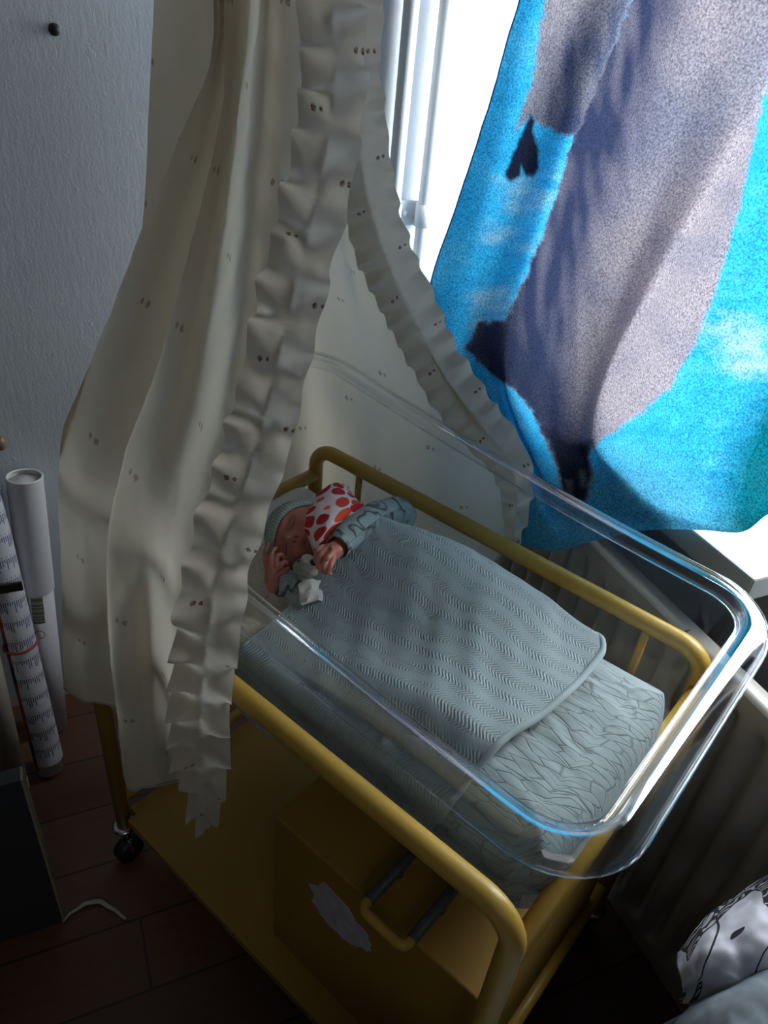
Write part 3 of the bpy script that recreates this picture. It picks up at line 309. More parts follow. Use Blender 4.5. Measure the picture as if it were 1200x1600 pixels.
def m_skin(name):
    t = NT(name); a = t.n('ShaderNodeVertexColor', layer_name='Col'); v = t.coord('Object')
    colr = t.mix(t.math('MULTIPLY', t.noise(v, 90, 4), .35), a.outputs[0], c4(.36, .10, .075))
    p = t.pbr(colr, .5, t.bump(t.noise(v, 900, 2), .15, .0006), Subsurface_Weight=.12, Subsurface_Radius=(.01, .004, .002), Subsurface_Scale=.5)
    return t.done(p)

M = dict(
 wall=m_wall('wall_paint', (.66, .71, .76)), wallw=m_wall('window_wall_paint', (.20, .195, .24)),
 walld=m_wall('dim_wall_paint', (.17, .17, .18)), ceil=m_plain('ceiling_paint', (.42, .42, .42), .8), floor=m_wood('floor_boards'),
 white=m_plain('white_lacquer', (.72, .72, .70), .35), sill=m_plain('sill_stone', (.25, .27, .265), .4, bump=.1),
 rad=m_plain('radiator_enamel', (.34, .325, .29), .35), pipe=m_plain('pipe_paint', (.62, .65, .68), .4, bump=.3, bscale=200),
 yellow=m_plain('yellow_enamel', (.44, .27, .04), .38, var=.10, nscale=20, bump=.12, bscale=150),
 yellowd=m_plain('yellow_board', (.31, .172, .02), .6, var=.08, bump=.1), grip=m_plain('grey_rubber', (.05, .055, .055), .5),
 chrome=m_plain('chrome', (.6, .6, .6), .2, var=.02, Metallic=1.), black=m_plain('black_plastic', (.015, .015, .016), .45),
 sticker=m_plain('worn_paper', (.42, .40, .44), .8, var=.35, nscale=50),
 clear=m_clear('clear_acrylic'),
 canopy=m_cloth('cream_voile', (.84, .765, .63), .50, pattern=(.15, .095), tint=(.90, .78, .60)),
 trim=m_cloth('cream_ruffle', (.76, .69, .58), .40, pattern=(.09, .11)),
 cover=m_knit('sage_knit', (.275, .342, .352)), vein=m_vein('sage_leaf_print', (.255, .315, .322)),
 sheet=m_lines('cream_sheet_print', (.66, .60, .52), (.13, .11, .10), 38, .05, amount=.75),
 sleeve=m_lines('grey_rib_print', (.30, .36, .36), (.012, .012, .014), 15, .20, rib=.0028),
 hat=m_lines('grey_rib', (.33, .38, .36), (.3, .35, .34), 20, .05, rib=.0030, amount=0.),
 spots=m_spots('red_spot_muslin'), plush=m_plain('grey_plush', (.30, .29, .25), .95, var=.35, nscale=300, bump=.8, bscale=500),
 plushw=m_plain('white_plush', (.62, .60, .56), .95, var=.15, nscale=200, bump=.6, bscale=500), plushk=m_plain('dark_plush', (.04, .04, .045), .9),
 card=m_plain('white_card', (.62, .61, .64), .7, var=.05, nscale=120), cardin=m_plain('card_lid', (.72, .74, .70), .6),
 beige=m_plain('beige_edge', (.36, .31, .20), .6), dark=m_plain('dark_board', (.045, .05, .055), .6), greyc=m_cloth('slate_cotton', (.20, .235, .265), .0),
 ribbon=m_plain('pale_strap', (.55, .52, .44), .7), skin=m_skin('newborn_skin'), lash=m_plain('dark_lash', (.05, .02, .018), .7), red=m_plain('red_elastic', (.35, .05, .035), .6),
 brass=m_plain('brown_knob', (.22, .15, .09), .4), screw=m_plain('dark_screw', (.03, .03, .035), .5, Metallic=.6), cream2=m_plain('cream_card', (.50, .47, .38), .7),
)

# ------------------------------------------------------------------ room
ML, NW = -.50, .97               # left wall plane, window wall plane
MR, NB, ZC = 2.9, -2.3, 2.55
struct(obj('floor', rbox(ML-.1, MR, NB, NW+.2, -.1, 0), M['floor'], sm=False))
struct(obj('ceiling', rbox(ML-.1, MR, NB, NW+.2, ZC, ZC+.1), M['ceil'], sm=False))
struct(obj('wall_left', rbox(ML-.1, ML, NB, NW+.2, 0, ZC), M['wall'], sm=False))
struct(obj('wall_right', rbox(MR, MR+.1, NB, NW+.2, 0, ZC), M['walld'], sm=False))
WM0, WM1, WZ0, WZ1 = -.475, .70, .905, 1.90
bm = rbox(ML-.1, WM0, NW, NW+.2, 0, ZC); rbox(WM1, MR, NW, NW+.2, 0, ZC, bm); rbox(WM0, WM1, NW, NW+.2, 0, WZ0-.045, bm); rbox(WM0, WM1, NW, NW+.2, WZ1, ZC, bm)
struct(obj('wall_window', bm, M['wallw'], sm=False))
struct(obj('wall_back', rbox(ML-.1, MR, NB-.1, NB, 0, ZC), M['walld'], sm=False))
win = obj('window_1', rbox(WM0, WM0+.05, NW+.12, NW+.18, WZ0, WZ1), M['white'], sm=False); struct(win)
bm = rbox(WM0+.05, WM1, NW+.12, NW+.18, WZ0, WZ0+.05); rbox(WM0+.05, WM1, NW+.12, NW+.18, WZ1-.05, WZ1, bm); rbox(WM1-.05, WM1, NW+.12, NW+.18, WZ0+.05, WZ1-.05, bm); rbox(.62, .68, NW+.12, NW+.18, WZ0+.05, WZ1-.05, bm)
obj('window_frame', bm, M['white'], win, sm=False)
obj('window_pane', rbox(WM0+.05, WM1-.05, NW+.147, NW+.152, WZ0+.05, WZ1-.05), M['clear'], win, sm=False)
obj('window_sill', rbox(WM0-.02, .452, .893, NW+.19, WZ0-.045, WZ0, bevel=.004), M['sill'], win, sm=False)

# radiator: pressed steel panel with rounded flutes
rad = thing('radiator', 'grey white fluted panel radiator low on the wall beneath the windowsill', 'radiator', w(.3, .86, 0))
RM0, RM1, RN, RZ0, RZ1 = -.30, 1.45, .848, .13, .772
bm = bmesh.new(); nm_, nz_ = 600, 46; pitch = .0535; m_off = .5376
vs = []
for i in range(nm_+1):
    m = RM0+(RM1-RM0)*i/nm_; row = []
    ph = ((m-m_off+pitch/2) % pitch)/pitch-.5
    for j in range(nz_+1):
        z = RZ0+(RZ1-RZ0)*j/nz_
        e = min(1, max(0, (.745-z-.012*abs(ph)*8*abs(ph))/.03)); e2 = min(1, max(0, (z-.17)/.03)); e = e*e*(3-2*e)*e2*e2*(3-2*e2)
        dpt = .019*math.exp(-(ph/.23)**2)*e
        row.append(bm.verts.new(w(m, RN+dpt, z)))
    vs.append(row)
for i in range(nm_):
    for j in range(nz_): bm.faces.new((vs[i][j], vs[i+1][j], vs[i+1][j+1], vs[i][j+1]))
obj('front_panel', bm, M['rad'], rad)
path = [(RN, RZ1), (RN+.003, RZ1+.006), (RN+.010, RZ1+.008), (RN+.030, RZ1+.008), (RN+.034, RZ1+.003), (RN+.034, RZ1-.02)]
bm = bmesh.new(); A = [bm.verts.new(w(RM0, n, z)) for n, z in path]; B_ = [bm.verts.new(w(RM1, n, z)) for n, z in path]
for k in range(len(path)-1): bm.faces.new((A[k], B_[k], B_[k+1], A[k+1]))
obj('top_edge', bm, M['rad'], rad)
obj('back_panel', rbox(RM0, RM1, RN+.030, RN+.034, RZ0, RZ1-.01), M['rad'], rad, sm=False)
for m in (RM0-.003, RM1): obj('side_cover', rbox(m, m+.003, RN, RN+.034, RZ0, RZ1), M['rad'], rad, sm=False)
for m in (.0, 1.1): obj('wall_bracket', rbox(m, m+.03, RN+.034, NW-.001, .6, .64), M['rad'], rad, sm=False)
obj('seam_mark', rbox(.412, .414, RN-.0005, RN+.012, RZ1-.012, RZ1+.0085), M['grip'], rad, sm=False)

# heating pipes on the left wall
for k, (n, lab) in enumerate(((.697, 'white painted heating pipe nearer the canopy, left one of two on the wall'), (.768, 'white painted heating pipe nearer the blue blanket, with bracket, right one of two'))):
    p = thing('heating_pipe', lab, 'pipe', w(ML+.03, n, 0), 'vertical heating pipes beside the window')
    obj('pipe', tube([w(ML+.029, n, .0), w(ML+.029, n, ZC)], .0145, n=20), M['pipe'], p)
    if k:
        bm = rbox(ML, ML+.012, .694, .79, 1.155, 1.205, bevel=.003)
        obj('clamp_plate', bm, M['pipe'], p)
        obj('clamp_ring', tube([w(ML+.029, n, 1.158), w(ML+.029, n, 1.202)], .0185, n=20), M['pipe'], p)
        obj('clamp_ring', tube([w(ML+.029, .697, 1.158), w(ML+.029, .697, 1.202)], .0175, n=20), M['pipe'], p)
        obj('screw', tube([w(ML+.012, .733, 1.18), w(ML+.017, .733, 1.18)], .006, n=16), M['pipe'], p)
# screw left in the wall
s = thing('wall_screw', 'small dark screw sticking out of the bare wall near the top left', 'screw', D['nail'])
q = Vector(D['nail'])
obj('screw_head', tube([q+U*.004, q+U*.007, q+U*.009], [.0065, .006, .003], n=16), M['screw'], s); obj('screw_shaft', tube([q-U*.002, q+U*.005], .003, n=10), M['screw'], s)
obj('wall_plug', tube([q, q+U*.0015], .009, n=20), M['grip'], s)
# ------------------------------------------------------------------ cot trolley
L, W_, ZR = .80, .52, .806
cart = thing('cot_trolley', 'yellow tubular steel trolley carrying the clear baby tub, with lower shelf and cabinet', 'trolley', (.4, .26, 0))
RT = .0145
for y in (0, W_):
    pth = arc_path([(0, y, .10), (0, y, ZR), (L, y, ZR), (L, y, .10)], .045, 8)
    obj('side_hoop', tube(pth, RT, n=20), M['yellow'], cart)
for x in (0, L+.004):
    obj('cross_bar', tube([(x, 0, .742), (x, W_, .742)], .0135, n=18), M['yellow'], cart)
for x in (0, L):
    obj('lower_cross_bar', tube([(x, 0, .20), (x, W_, .20)], .011, n=14), M['yellow'], cart)
for x in (.115, .705): obj('support_post', tube([(x, W_, ZR), (x, W_, .60)], .0065, n=12), M['yellow'], cart)
obj('lower_rail', tube([(0, W_, .60), (L, W_, .60)], .008, n=14), M['yellow'], cart)
for y in (.20, .32): obj('tub_bearer', tube(arc_path([(0, y, .742), (.022, y, .688), (.80, y, .688), (L+.004, y, .742)], .02, 4), .006, n=10), M['yellow'], cart)
bm = box_bm(origin=(.006, -.004, .142), size=(L-.012, W_+.008, .018), bevel=.0)
es = [e for e in bm.edges if abs((e.verts[0].co-e.verts[1].co).normalized().z) > .9]
bmesh.ops.bevel(bm, geom=es, offset=.02, segments=4, affect='EDGES'); obj('shelf', bm, M['yellowd'], cart, sm=False)
# cabinet box on the shelf
cab = obj('cabinet', box_bm(origin=(.398, .042, .16), size=(.395, .43, .36), bevel=.003), M['yellowd'], cart, sm=False)
for x in (.597, .672):
    obj('handle_arm', tube([(x, .19, .545), (x, .03, .545)], .0085, n=12), M['grip'], cab)
pth = arc_path([(.597, .04, .545), (.597, .016, .545), (.672, .016, .545), (.672, .04, .545)], .012, 5)
obj('handle_bar', tube(pth, .0075, n=12), M['yellow'], cab)
for x in (.597, .672): obj('handle_foot', tube([(x, .10, .52), (x, .10, .545)], .006, n=10), M['grip'], cab)
# worn sticker with torn outline
bm = bmesh.new(); vs = []
for k in range(60):
    a = 2*math.pi*k/60; r = 1+.22*noise.noise(Vector((math.cos(a)*3, math.sin(a)*3, 1)))+.12*noise.noise(Vector((math.cos(a)*9, math.sin(a)*9, 4)))
    vs.append((.545+.06*r*math.cos(a), .047*r*math.sin(a)*(1-.25*math.cos(a))+.415))
f0 = [bm.verts.new((x, .0408, z)) for x, z in vs]; f1 = [bm.verts.new((x, .0418, z)) for x, z in vs]
bm.faces.new(f0); bm.faces.new(f1[::-1])
for k in range(60): bm.faces.new((f0[k], f0[k-1], f1[k-1], f1[k]))
obj('sticker', bm, M['sticker'], cab, sm=False)
for x in (0, L):
    for y in (0, W_):
        cs = obj('caster', tube([(x, y, .10), (x, y, .066)], [.009, .009], n=14), M['chrome'], cart)
        obj('collar', tube([(x, y, .115), (x, y, .112), (x, y, .108)], [.019, .0235, .0235], n=24), M['chrome'], cs)
        obj('fork', box_bm(origin=(x-.016, y-.004, .028), size=(.032, .008, .042), bevel=.002), M['chrome'], cs, sm=False)
        bm = tube([(x-.013, y+.0, .028), (x+.013, y+.0, .028)], .028, n=28); obj('wheel', bm, M['black'], cs)

# ------------------------------------------------------------------ clear acrylic tub
def zrim(x): return .942+.08*(max(0, .86-x)/.86)**1.7
def rrect(x0, x1, y0, y1, r, n=10):
    o = []
    for cx, cy, a0 in ((x1-r, y1-r, 0), (x0+r, y1-r, 90), (x0+r, y0+r, 180), (x1-r, y0+r, 270)):
        for k in range(n+1):
            a = math.radians(a0+90*k/n); o.append((cx+r*math.cos(a), cy+r*math.sin(a)))
    # densify straight edges
    res = []
    for i in range(len(o)):
        a, b = o[i], o[(i+1) % len(o)]; d = math.hypot(b[0]-a[0], b[1]-a[1]); m = max(1, int(d/.03))
        for k in range(m): res.append((a[0]+(b[0]-a[0])*k/m, a[1]+(b[1]-a[1])*k/m))
    return res
tub = thing('baby_tub', 'clear acrylic baby tub with rolled rim sitting in the yellow trolley', 'cot', (.42, .25, .694))
N_ = None
def ring(off, zoff, t):
    """t = 0 bottom .. 1 rim; off outward from inner rim"""
    return None
base = rrect(.02, .825, .02, .485, .06)
n0 = len(base)
cx, cy = .4225, .2525
def lerp_ring(f, off, zf, zadd=0.):
    """f: 1 at rim size, smaller towards the bottom"""
    # outward normals from the polygon
    out = []
    for i in range(n0):
        a = base[i-1]; b = base[(i+1) % n0]; tx, ty = b[0]-a[0], b[1]-a[1]; l = math.hypot(tx, ty) or 1
        nx, ny = ty/l, -tx/l
        x = base[i][0]+nx*off; y = base[i][1]+ny*off
        x = x-(1-f)*.030*max(-1, min(1, (x-cx)/.35)); y = y-(1-f)*.034*max(-1, min(1, (y-cy)/.19))
        z = zf if zadd is None else zrim(x)+zadd
        out.append((x, y, z))
    return out
def shell(rings):
    bm = bmesh.new(); V_ = [[bm.verts.new(p) for p in r] for r in rings]
    for i in range(len(V_)-1):
        for k in range(n0): bm.faces.new((V_[i][k], V_[i][(k+1) % n0], V_[i+1][(k+1) % n0], V_[i+1][k]))
    return bm, V_
ZB = .697
rings = []
for j in range(9):
    t = j/8.
    rr = []
    top = lerp_ring(1, -.004, 0, -.012); bot = lerp_ring(0, -.004, ZB+.03, None)
    for a, b in zip(bot, top): rr.append(tuple(a[i]+(b[i]-a[i])*t for i in range(3)))
    rings.append(rr)
cor = [lerp_ring(-.1, -.010, ZB+.012, None), lerp_ring(-.2, -.024, ZB+.002, None), lerp_ring(-.3, -.05, ZB, None)]
bm, V_ = shell(cor[::-1]+rings)
bm.faces.new(V_[0][::-1])
sh = obj('tub_wall', bm, M['clear'], tub)
prof = [(-.004, -.013), (-.003, -.004), (.002, .003), (.010, .006), (.020, .005), (.030, .001), (.037, -.006), (.041, -.014), (.0415, -.021), (.0385, -.0215), (.037, -.016), (.033, -.010), (.027, -.0045), (.019, -.001), (.010, -.0005), (.004, -.0045), (.001, -.013)]
rr = [lerp_ring(1, o, 0, z) for o, z in prof]; rr.append(rr[0])
bm = bmesh.new(); V_ = [[bm.verts.new(p) for p in r] for r in rr[:-1]]; V_.append(V_[0])
for i in range(len(V_)-1):
    for k in range(n0): bm.faces.new((V_[i][k], V_[i][(k+1) % n0], V_[i+1][(k+1) % n0], V_[i+1][k]))
t = NT('clear_rolled_rim'); tr = t.n('ShaderNodeBsdfTransparent', i_Color=c4(.955, .97, .975)); gl = t.n('ShaderNodeBsdfGlossy', i_Color=c4(1, 1, 1), i_Roughness=.035); fn = t.n('ShaderNodeFresnel', i_IOR=1.42); fr = t.math('MINIMUM', t.math('ADD', fn.outputs[0], .05), .55); ms = t.n('ShaderNodeMixShader'); t.set(ms.inputs[0], fr); t.set(ms.inputs[1], tr.outputs[0]); t.set(ms.inputs[2], gl.outputs[0]); M['rim'] = t.done(ms.outputs[0])
bmesh.ops.recalc_face_normals(bm, faces=bm.faces)
obj('rolled_rim', bm, M['rim'], tub)

# ------------------------------------------------------------------ bedding
ZM = .782
def rcorner(x, y, x0, x1, y0, y1, r):
    cx_, cy_ = (x0+x1)/2, (y0+y1)/2; hx, hy = (x1-x0)/2-r, (y1-y0)/2-r
    dx = (abs(x-cx_)-hx)/r; dy = (abs(y-cy_)-hy)/r
    if dx > 0 and dy > 0:
        k = max(dx, dy)/math.hypot(dx, dy); x = cx_+math.copysign(hx+dx*k*r, x-cx_); y = cy_+math.copysign(hy+dy*k*r, y-cy_)
    return x, y
def soft_block(x0, x1, y0, y1, z0, z1, r=.02, nx=60, ny=36, fz=None, fxy=None):
    """pillow-like closed grid; top heights from fz(x,y)"""
    G = []
    prof = [(0, 1.0)]
    us = np.linspace(0, 1, nx); vs_ = np.linspace(0, 1, ny)
    top = np.zeros((nx, ny, 3))
    for i, a in enumerate(us):
        for j, b in enumerate(vs_):
            x = x0+(x1-x0)*a; y = y0+(y1-y0)*b
            d = min(x-x0, x1-x, y-y0, y1-y); e = 1-max(0, 1-d/r)**2
            z = z0+(z1-z0)*(.35+.65*math.sqrt(max(0, e)))
            if fz: z += fz(x, y)*e
            top[i, j] = (*rcorner(x, y, x0, x1, y0, y1, .05), z)
    return top
def closed_from_top(name, top, z0, mat, parent=None):
    nx, ny = top.shape[:2]; bot = top.copy(); bot[:, :, 2] = z0
    me = grid_mesh(name, top); bm = bmesh.new(); bm.from_mesh(me); bpy.data.meshes.remove(me)
    uvl = bm.loops.layers.uv.active
    bm.verts.ensure_lookup_table(); idx = lambda i, j: i*ny+j
    ed = [(i, 0) for i in range(nx)] + [(nx-1, j) for j in range(1, ny)] + [(i, ny-1) for i in range(nx-2, -1, -1)] + [(0, j) for j in range(ny-2, 0, -1)]
    hi = [bm.verts[idx(i, j)] for i, j in ed]; lo = [bm.verts.new((top[i, j, 0], top[i, j, 1], z0)) for i, j in ed]
    m = len(ed); acc = 0
    for k in range(m):
        f = bm.faces.new((hi[k], lo[k], lo[(k+1) % m], hi[(k+1) % m])); l = (hi[(k+1) % m].co-hi[k].co).length
        for lp, u in zip(f.loops, ((acc, 0), (acc, .08), (acc+l, .08), (acc+l, 0))): lp[uvl].uv = u
        acc += l
    bm.faces.new(lo[::-1]); bmesh.ops.recalc_face_normals(bm, faces=bm.faces)
    return obj(name, bm, mat, parent)
top = soft_block(.040, .796, .062, .445, .702, ZM, .03, 70, 40, lambda x, y: .006*fbm((x, y, 0), 14, 3)+.012*max(0, .12-x)/.08)
mat_ = tag(closed_from_top('mattress', top, .702, M['sheet']), 'cream line-print sheeted mattress under the sleeping newborn', 'mattress')

# body height under the covers
def yc(x): return .305+.04*min(1, max(0, (x-.30)/.20))
def sstep(a, b, x): k = min(1, max(0, (x-a)/(b-a))); return k*k*(3-2*k)
def body_h(x, y):
    y0 = yc(x); s = .075 if y > y0 else .125
    a = 1-sstep(.42, .70, x)
    return .106*math.exp(-((y-y0)/s)**2*1.0)*a
def quilt_top(x, y):
    e = lambda a, b, c: min(1, max(0, (c-a)/(b-a)))
    d = min((x-.55)/.14, (.800-x)/.085, (y-.058)/.07, (.412-y)/.11); d = min(1, max(0, d))
    h = .056*math.sqrt(max(0, 1-(1-d)**2))
    return ZM+h+.004*fbm((x, y, 1), 16, 5)+.0035*fbm((x*1.0, y*2.4, 2), 30, 9)*d
nx, ny = 110, 90
Gq = np.zeros((nx, ny, 3))
for i in range(nx):
    for j in range(ny):
        u = i/(nx-1); v = j/(ny-1)
        x = .54+.262*u; y = .054+(.412-.054)*v
        if x > .66: x, y = rcorner(x, y, .50, .802, .054, .412, .075)
        Gq[i, j] = (x, y, max(ZM+.002, quilt_top(x, y)))
q = tag(closed_from_top('quilt', Gq, .706, M['vein']), 'sage green leaf-veined quilt puffed up at the foot of the tub', 'quilt')
q.modifiers.clear()
# knitted cover, draped over newborn and quilt
nx, ny = 210, 230
Gc = np.zeros((nx, ny, 3)); UVc = np.zeros((nx, ny, 2))
def sstep(a, b, x): k = min(1, max(0, (x-a)/(b-a))); return k*k*(3-2*k)
def cover_z(x, y):
    zb = ZM+.010+.068*sstep(.34, .62, x)*sstep(.03, .13, y)
    qz = quilt_top(x, min(.425, y))+.008
    if qz > zb: zb = qz
    k = 1-.42*sstep(.34, .60, x)
    z = zb+body_h(x, y)*k
    return z+.0035*fbm((x, y, 0), 11, 2)+.003*fbm((x+y*.6, y*.3, 0), 26, 8)
for j in range(ny):
    v = j/(ny-1)
    s = -.085+v*.425          # arclength-ish across: <0 hangs down near tub wall
    yy = .060+max(0, s)
    ymax = .41
    for i in range(nx):
        u = i/(nx-1)
        xs = .300+.012*math.sin(v*3.1)-.022*max(0, v-.55)/.45
        xe = .662+.022*math.sin((v-.15)*4.6)+.085*max(0, v-.40)-.05*(max(0, v-.86)/.14)**2
        x = xs+(xe-xs)*u; y = min(yy, ymax)
        # far bottom corner is rounded
        z = cover_z(x, y)
        if s < .02:
            r = .02
            if s < 0:
                y = .0565-.004*math.sin(x*40)*min(1, -s/.04); z = cover_z(x, .065)-.018+s*1.15
            else:
                k = s/r; y = .0565+.0235*k*k*.5+.0117*k; z = cover_z(x, .065)-.018*(1-k)**2
        z = z+(ZM+.012+.030*sstep(.45, .62, x)-z)*sstep(.366, .408, y)*.9
        Gc[i, j] = (x, y, z); UVc[i, j] = (x, s)
# rolled hem thickness at the foot edge
me = grid_mesh('knitted_cover', Gc, UVc)
cov = tag(obj('knitted_cover', me, M['cover']), 'sage green wavy-knit baby cover spread over the newborn, hem folded at the foot', 'blanket')
add_mod(cov, 'SOLIDIFY', thickness=.005, offset=1.)
edge = [Vector(Gc[-1, j])+Vector((0, 0, .003)) for j in range(34, ny, 3)]
obj('hem', tube(edge, .0048, n=10), M['cover'], cov)
edge = [Vector(Gc[0, j])+Vector((0, 0, .0025)) for j in range(34, ny, 3)]
obj('hem', tube(edge, .0035, n=10), M['cover'], cov)
# ------------------------------------------------------------------ the newborn
H, hf, hu = [Vector(v) for v in D['head']]; hr = hu.cross(hf); HS = 1.10
HM = Matrix((hr, hu, hf)).transposed()
def head_dir(d):
    x, y, z = d
    sx = .0455+.004*max(0, y)-.010*max(0, -y)**1.5; sy = .056 if y > 0 else .052; sz = .049 if z > 0 else .058
    p = [x*sx, y*sy, z*sz]
    if z > 0:                                       # flatter face, then features
        p[2] *= 1-.10*max(0, 1-(x*x+y*y)*1.6)
        g = lambda cx, cy, ax, ay, am: am*math.exp(-((p[0]-cx)/ax)**2-((p[1]-cy)/ay)**2)
        f = g(0, -.004, .0055, .010, .0080)+g(0, -.0100, .0062, .0050, .0075)
        for s in (-1, 1):
            f += g(s*.0068, -.0120, .0040, .0042, .0045)-g(s*.0036, -.0158, .0020, .0017, .0060)
            f += -g(s*.0185, .004, .011, .009, .0060)+g(s*.0188, .0005, .0085, .0058, .0052)+g(s*.0180, .0145, .012, .004, .0022)
            f += g(s*.026, -.021, .013, .012, .0075)
        f += g(0, -.0235, .0095, .0032, .0050)+g(0, -.0310, .0080, .0032, .0052)-g(0, -.0273, .0115, .0013, .0045)+g(0, -.0425, .0085, .0055, .0055)-g(0, -.0365, .009, .002, .0022)
        p[2] += f
    return Vector(p)*HS
bm = bmesh.new(); nu, nv = 120, 90; top = None; rows = []
for j in range(1, nv):
    th = math.pi*j/nv; row = []
    for i in range(nu):
        ph = 2*math.pi*i/nu; row.append(bm.verts.new(H+HM@head_dir((math.sin(th)*math.cos(ph), math.sin(th)*math.sin(ph), math.cos(th)))))
    rows.append(row)
a = bm.verts.new(H+HM@head_dir((0, 0, 1))); b = bm.verts.new(H+HM@head_dir((0, 0, -1)))
for j in range(len(rows)-1):
    for i in range(nu): bm.faces.new((rows[j][i], rows[j+1][i], rows[j+1][(i+1) % nu], rows[j][(i+1) % nu]))
for i in range(nu):
    bm.faces.new((a, rows[0][i], rows[0][(i+1) % nu])); bm.faces.new((b, rows[-1][(i+1) % nu], rows[-1][i]))
def limb(pts, rad, n=14):
    """tapered limb with round ends, as a closed tube"""
    P = cr(np.array(pts), 6*(len(pts)-1)+1); r = np.interp(np.linspace(0, len(pts)-1, len(P)), range(len(pts)), rad)
    e0 = (Vector(P[0])-Vector(P[1])).normalized(); e1 = (Vector(P[-1])-Vector(P[-2])).normalized()
    path = []; rr = []
    for k in (1., .8, .45): path.append(Vector(P[0])+e0*r[0]*k); rr.append(max(.0003, r[0]*math.sqrt(1-k*k)))
    path += [Vector(p) for p in P]; rr += list(r)
    for k in (.45, .8, 1.): path.append(Vector(P[-1])+e1*r[-1]*k); rr.append(max(.0003, r[-1]*math.sqrt(1-k*k)))
    tube(path, rr, bm, n)
neck = H-hu*.042-hf*.016
limb([neck+hu*.01, (.29, .275, .832), (.335, .30, .830), (.40, .325, .830), (.46, .34, .826), (.51, .345, .822)], [.019, .026, .040, .043, .042, .034], 20)
for y in (.305, .375): limb([(.50, y, .825), (.555, y-.005, .838), (.60, y, .815), (.625, y, .812)], [.026, .022, .016, .013])
A0 = [Vector(p) for p in D['arm_near']]; A1 = [Vector(p) for p in D['arm_far']]
limb([(.335, .245, .820)]+[p[:] for p in A0], [.016, .0155, .0145, .012, .0095])
limb([(.325, .365, .842)]+[p[:] for p in A1], [.018, .017, .015, .013, .0105])
for hd, sc in ((D['hand_near'], 1.), (D['hand_far'], 1.05)):
    limb(hd['palm'], [.0095*sc, .0125*sc, .0125*sc])
    for k, f in enumerate(hd['fingers']):
        base_ = Vector(hd['palm'][1 if k == 4 else 2]); f0 = Vector(f[0])
        limb([tuple(base_.lerp(f0, .35))]+f, [.0042*sc, .0042*sc, .0039*sc, .0036*sc]+[.0031*sc]*(len(f)-3), 12)
bmesh.ops.recalc_face_normals(bm, faces=bm.faces)
person = obj('person', bm, M['skin'])
tag(person, 'sleeping newborn in grey ribbed hat under the sage cover, one hand raised beside the face', 'person')
add_mod(person, 'REMESH', mode='VOXEL', voxel_size=.00105, use_smooth_shade=True)
add_mod(person, 'SMOOTH', factor=.45, iterations=2)
bake_mods(person)
me = person.data; n = len(me.vertices); co = np.empty(n*3); me.vertices.foreach_get('co', co); co = co.reshape(-1, 3)
lc = (co-np.array(H)) @ np.array(HM)/HS
col = np.tile(np.array([.45, .185, .135]), (n, 1))
def blend(mask, c):
    global col
    col = col*(1-mask[:, None])+np.array(c)*mask[:, None]
x, y, z = lc.T; front = (z > .02) & (np.abs(y) < .06) & (np.abs(x) < .05)
G_ = lambda cx, cy, ax, ay: np.exp(-((x-cx)/ax)**2-((y-cy)/ay)**2)*front
for s in (-1, 1):
    blend(.45*G_(s*.026, -.020, .013, .012), (.44, .11, .085)); blend(.4*G_(s*.0185, .002, .011, .006), (.36, .11, .10))
    ax = np.abs(x-s*.0188); yl = -.0042+.0045*(ax/.0095)**2
    blend(np.clip(1.6-np.abs(y-yl)/.00075, 0, 1)*(ax < .0098)*front, (.05, .018, .016))
    blend(.8*np.clip(1.4-np.hypot((x-s*.0034)/1.4e-3, (y+.0150)/1.1e-3), 0, 1)*front, (.07, .015, .012))
blend(.8*np.clip(1.4-np.hypot(x/.0105, (y+.0235)/.0030), 0, 1)*front, (.36, .060, .055)); blend(.8*np.clip(1.4-np.hypot(x/.0090, (y+.0310)/.0030), 0, 1)*front, (.36, .060, .055))
blend(np.clip(1.5-np.abs(y+.0273+.0012*(np.abs(x)/.009)**2)/.0007, 0, 1)*(np.abs(x) < .0115)*front, (.10, .015, .015))
far = np.linalg.norm(lc, axis=1) > .085
blend(.5*far, (.50, .17, .12))
ca = me.color_attributes.new('Col', 'FLOAT_COLOR', 'POINT'); ca.data.foreach_set('color', np.c_[col, np.ones(n)].astype(np.float32).ravel())

# ribbed hat following the skull, turned-up band along the edge
def head_at(d):
    p = head_dir(d); return p
pole = Vector((0, .90, -.44)).normalized(); px_ = Vector((1, 0, 0)); py_ = pole.cross(px_)
bm = bmesh.new(); rings_ = []; nr, na = 40, 288
spec = [(th, .0028+.0012*math.sin(th*3)) for th in np.linspace(2, 80, nr)]
for thd, off in spec:
    th = math.radians(thd)
    rings_.append((th, off))
band = [(80, .0032), (82, .0062), (85, .0072), (90, .0074), (95, .0068), (97.5, .0045), (97.8, .0022), (96.5, .0008)]
rings_ += [(math.radians(t), o) for t, o in band]
V_ = []
for th, off in rings_:
    row = []
    for k in range(na):
        ph = 2*math.pi*k/na
        d = pole*math.cos(th)+(px_*math.cos(ph)+py_*math.sin(ph))*math.sin(th)
        p = head_at(d); rib = .0010*math.sin(k*math.pi*.5)*min(1, th*1.2)
        p = p+p.normalized()*(off+rib+.004*max(0, 1-th/1.1))
        row.append(bm.verts.new(H+HM@p))
    V_.append(row)
for i in range(len(V_)-1):
    for k in range(na): bm.faces.new((V_[i][k], V_[i+1][k], V_[i+1][(k+1) % na], V_[i][(k+1) % na]))
bm.faces.new(V_[0])
bmesh.ops.recalc_face_normals(bm, faces=bm.faces)
obj('hat', bm, M['hat'], person)
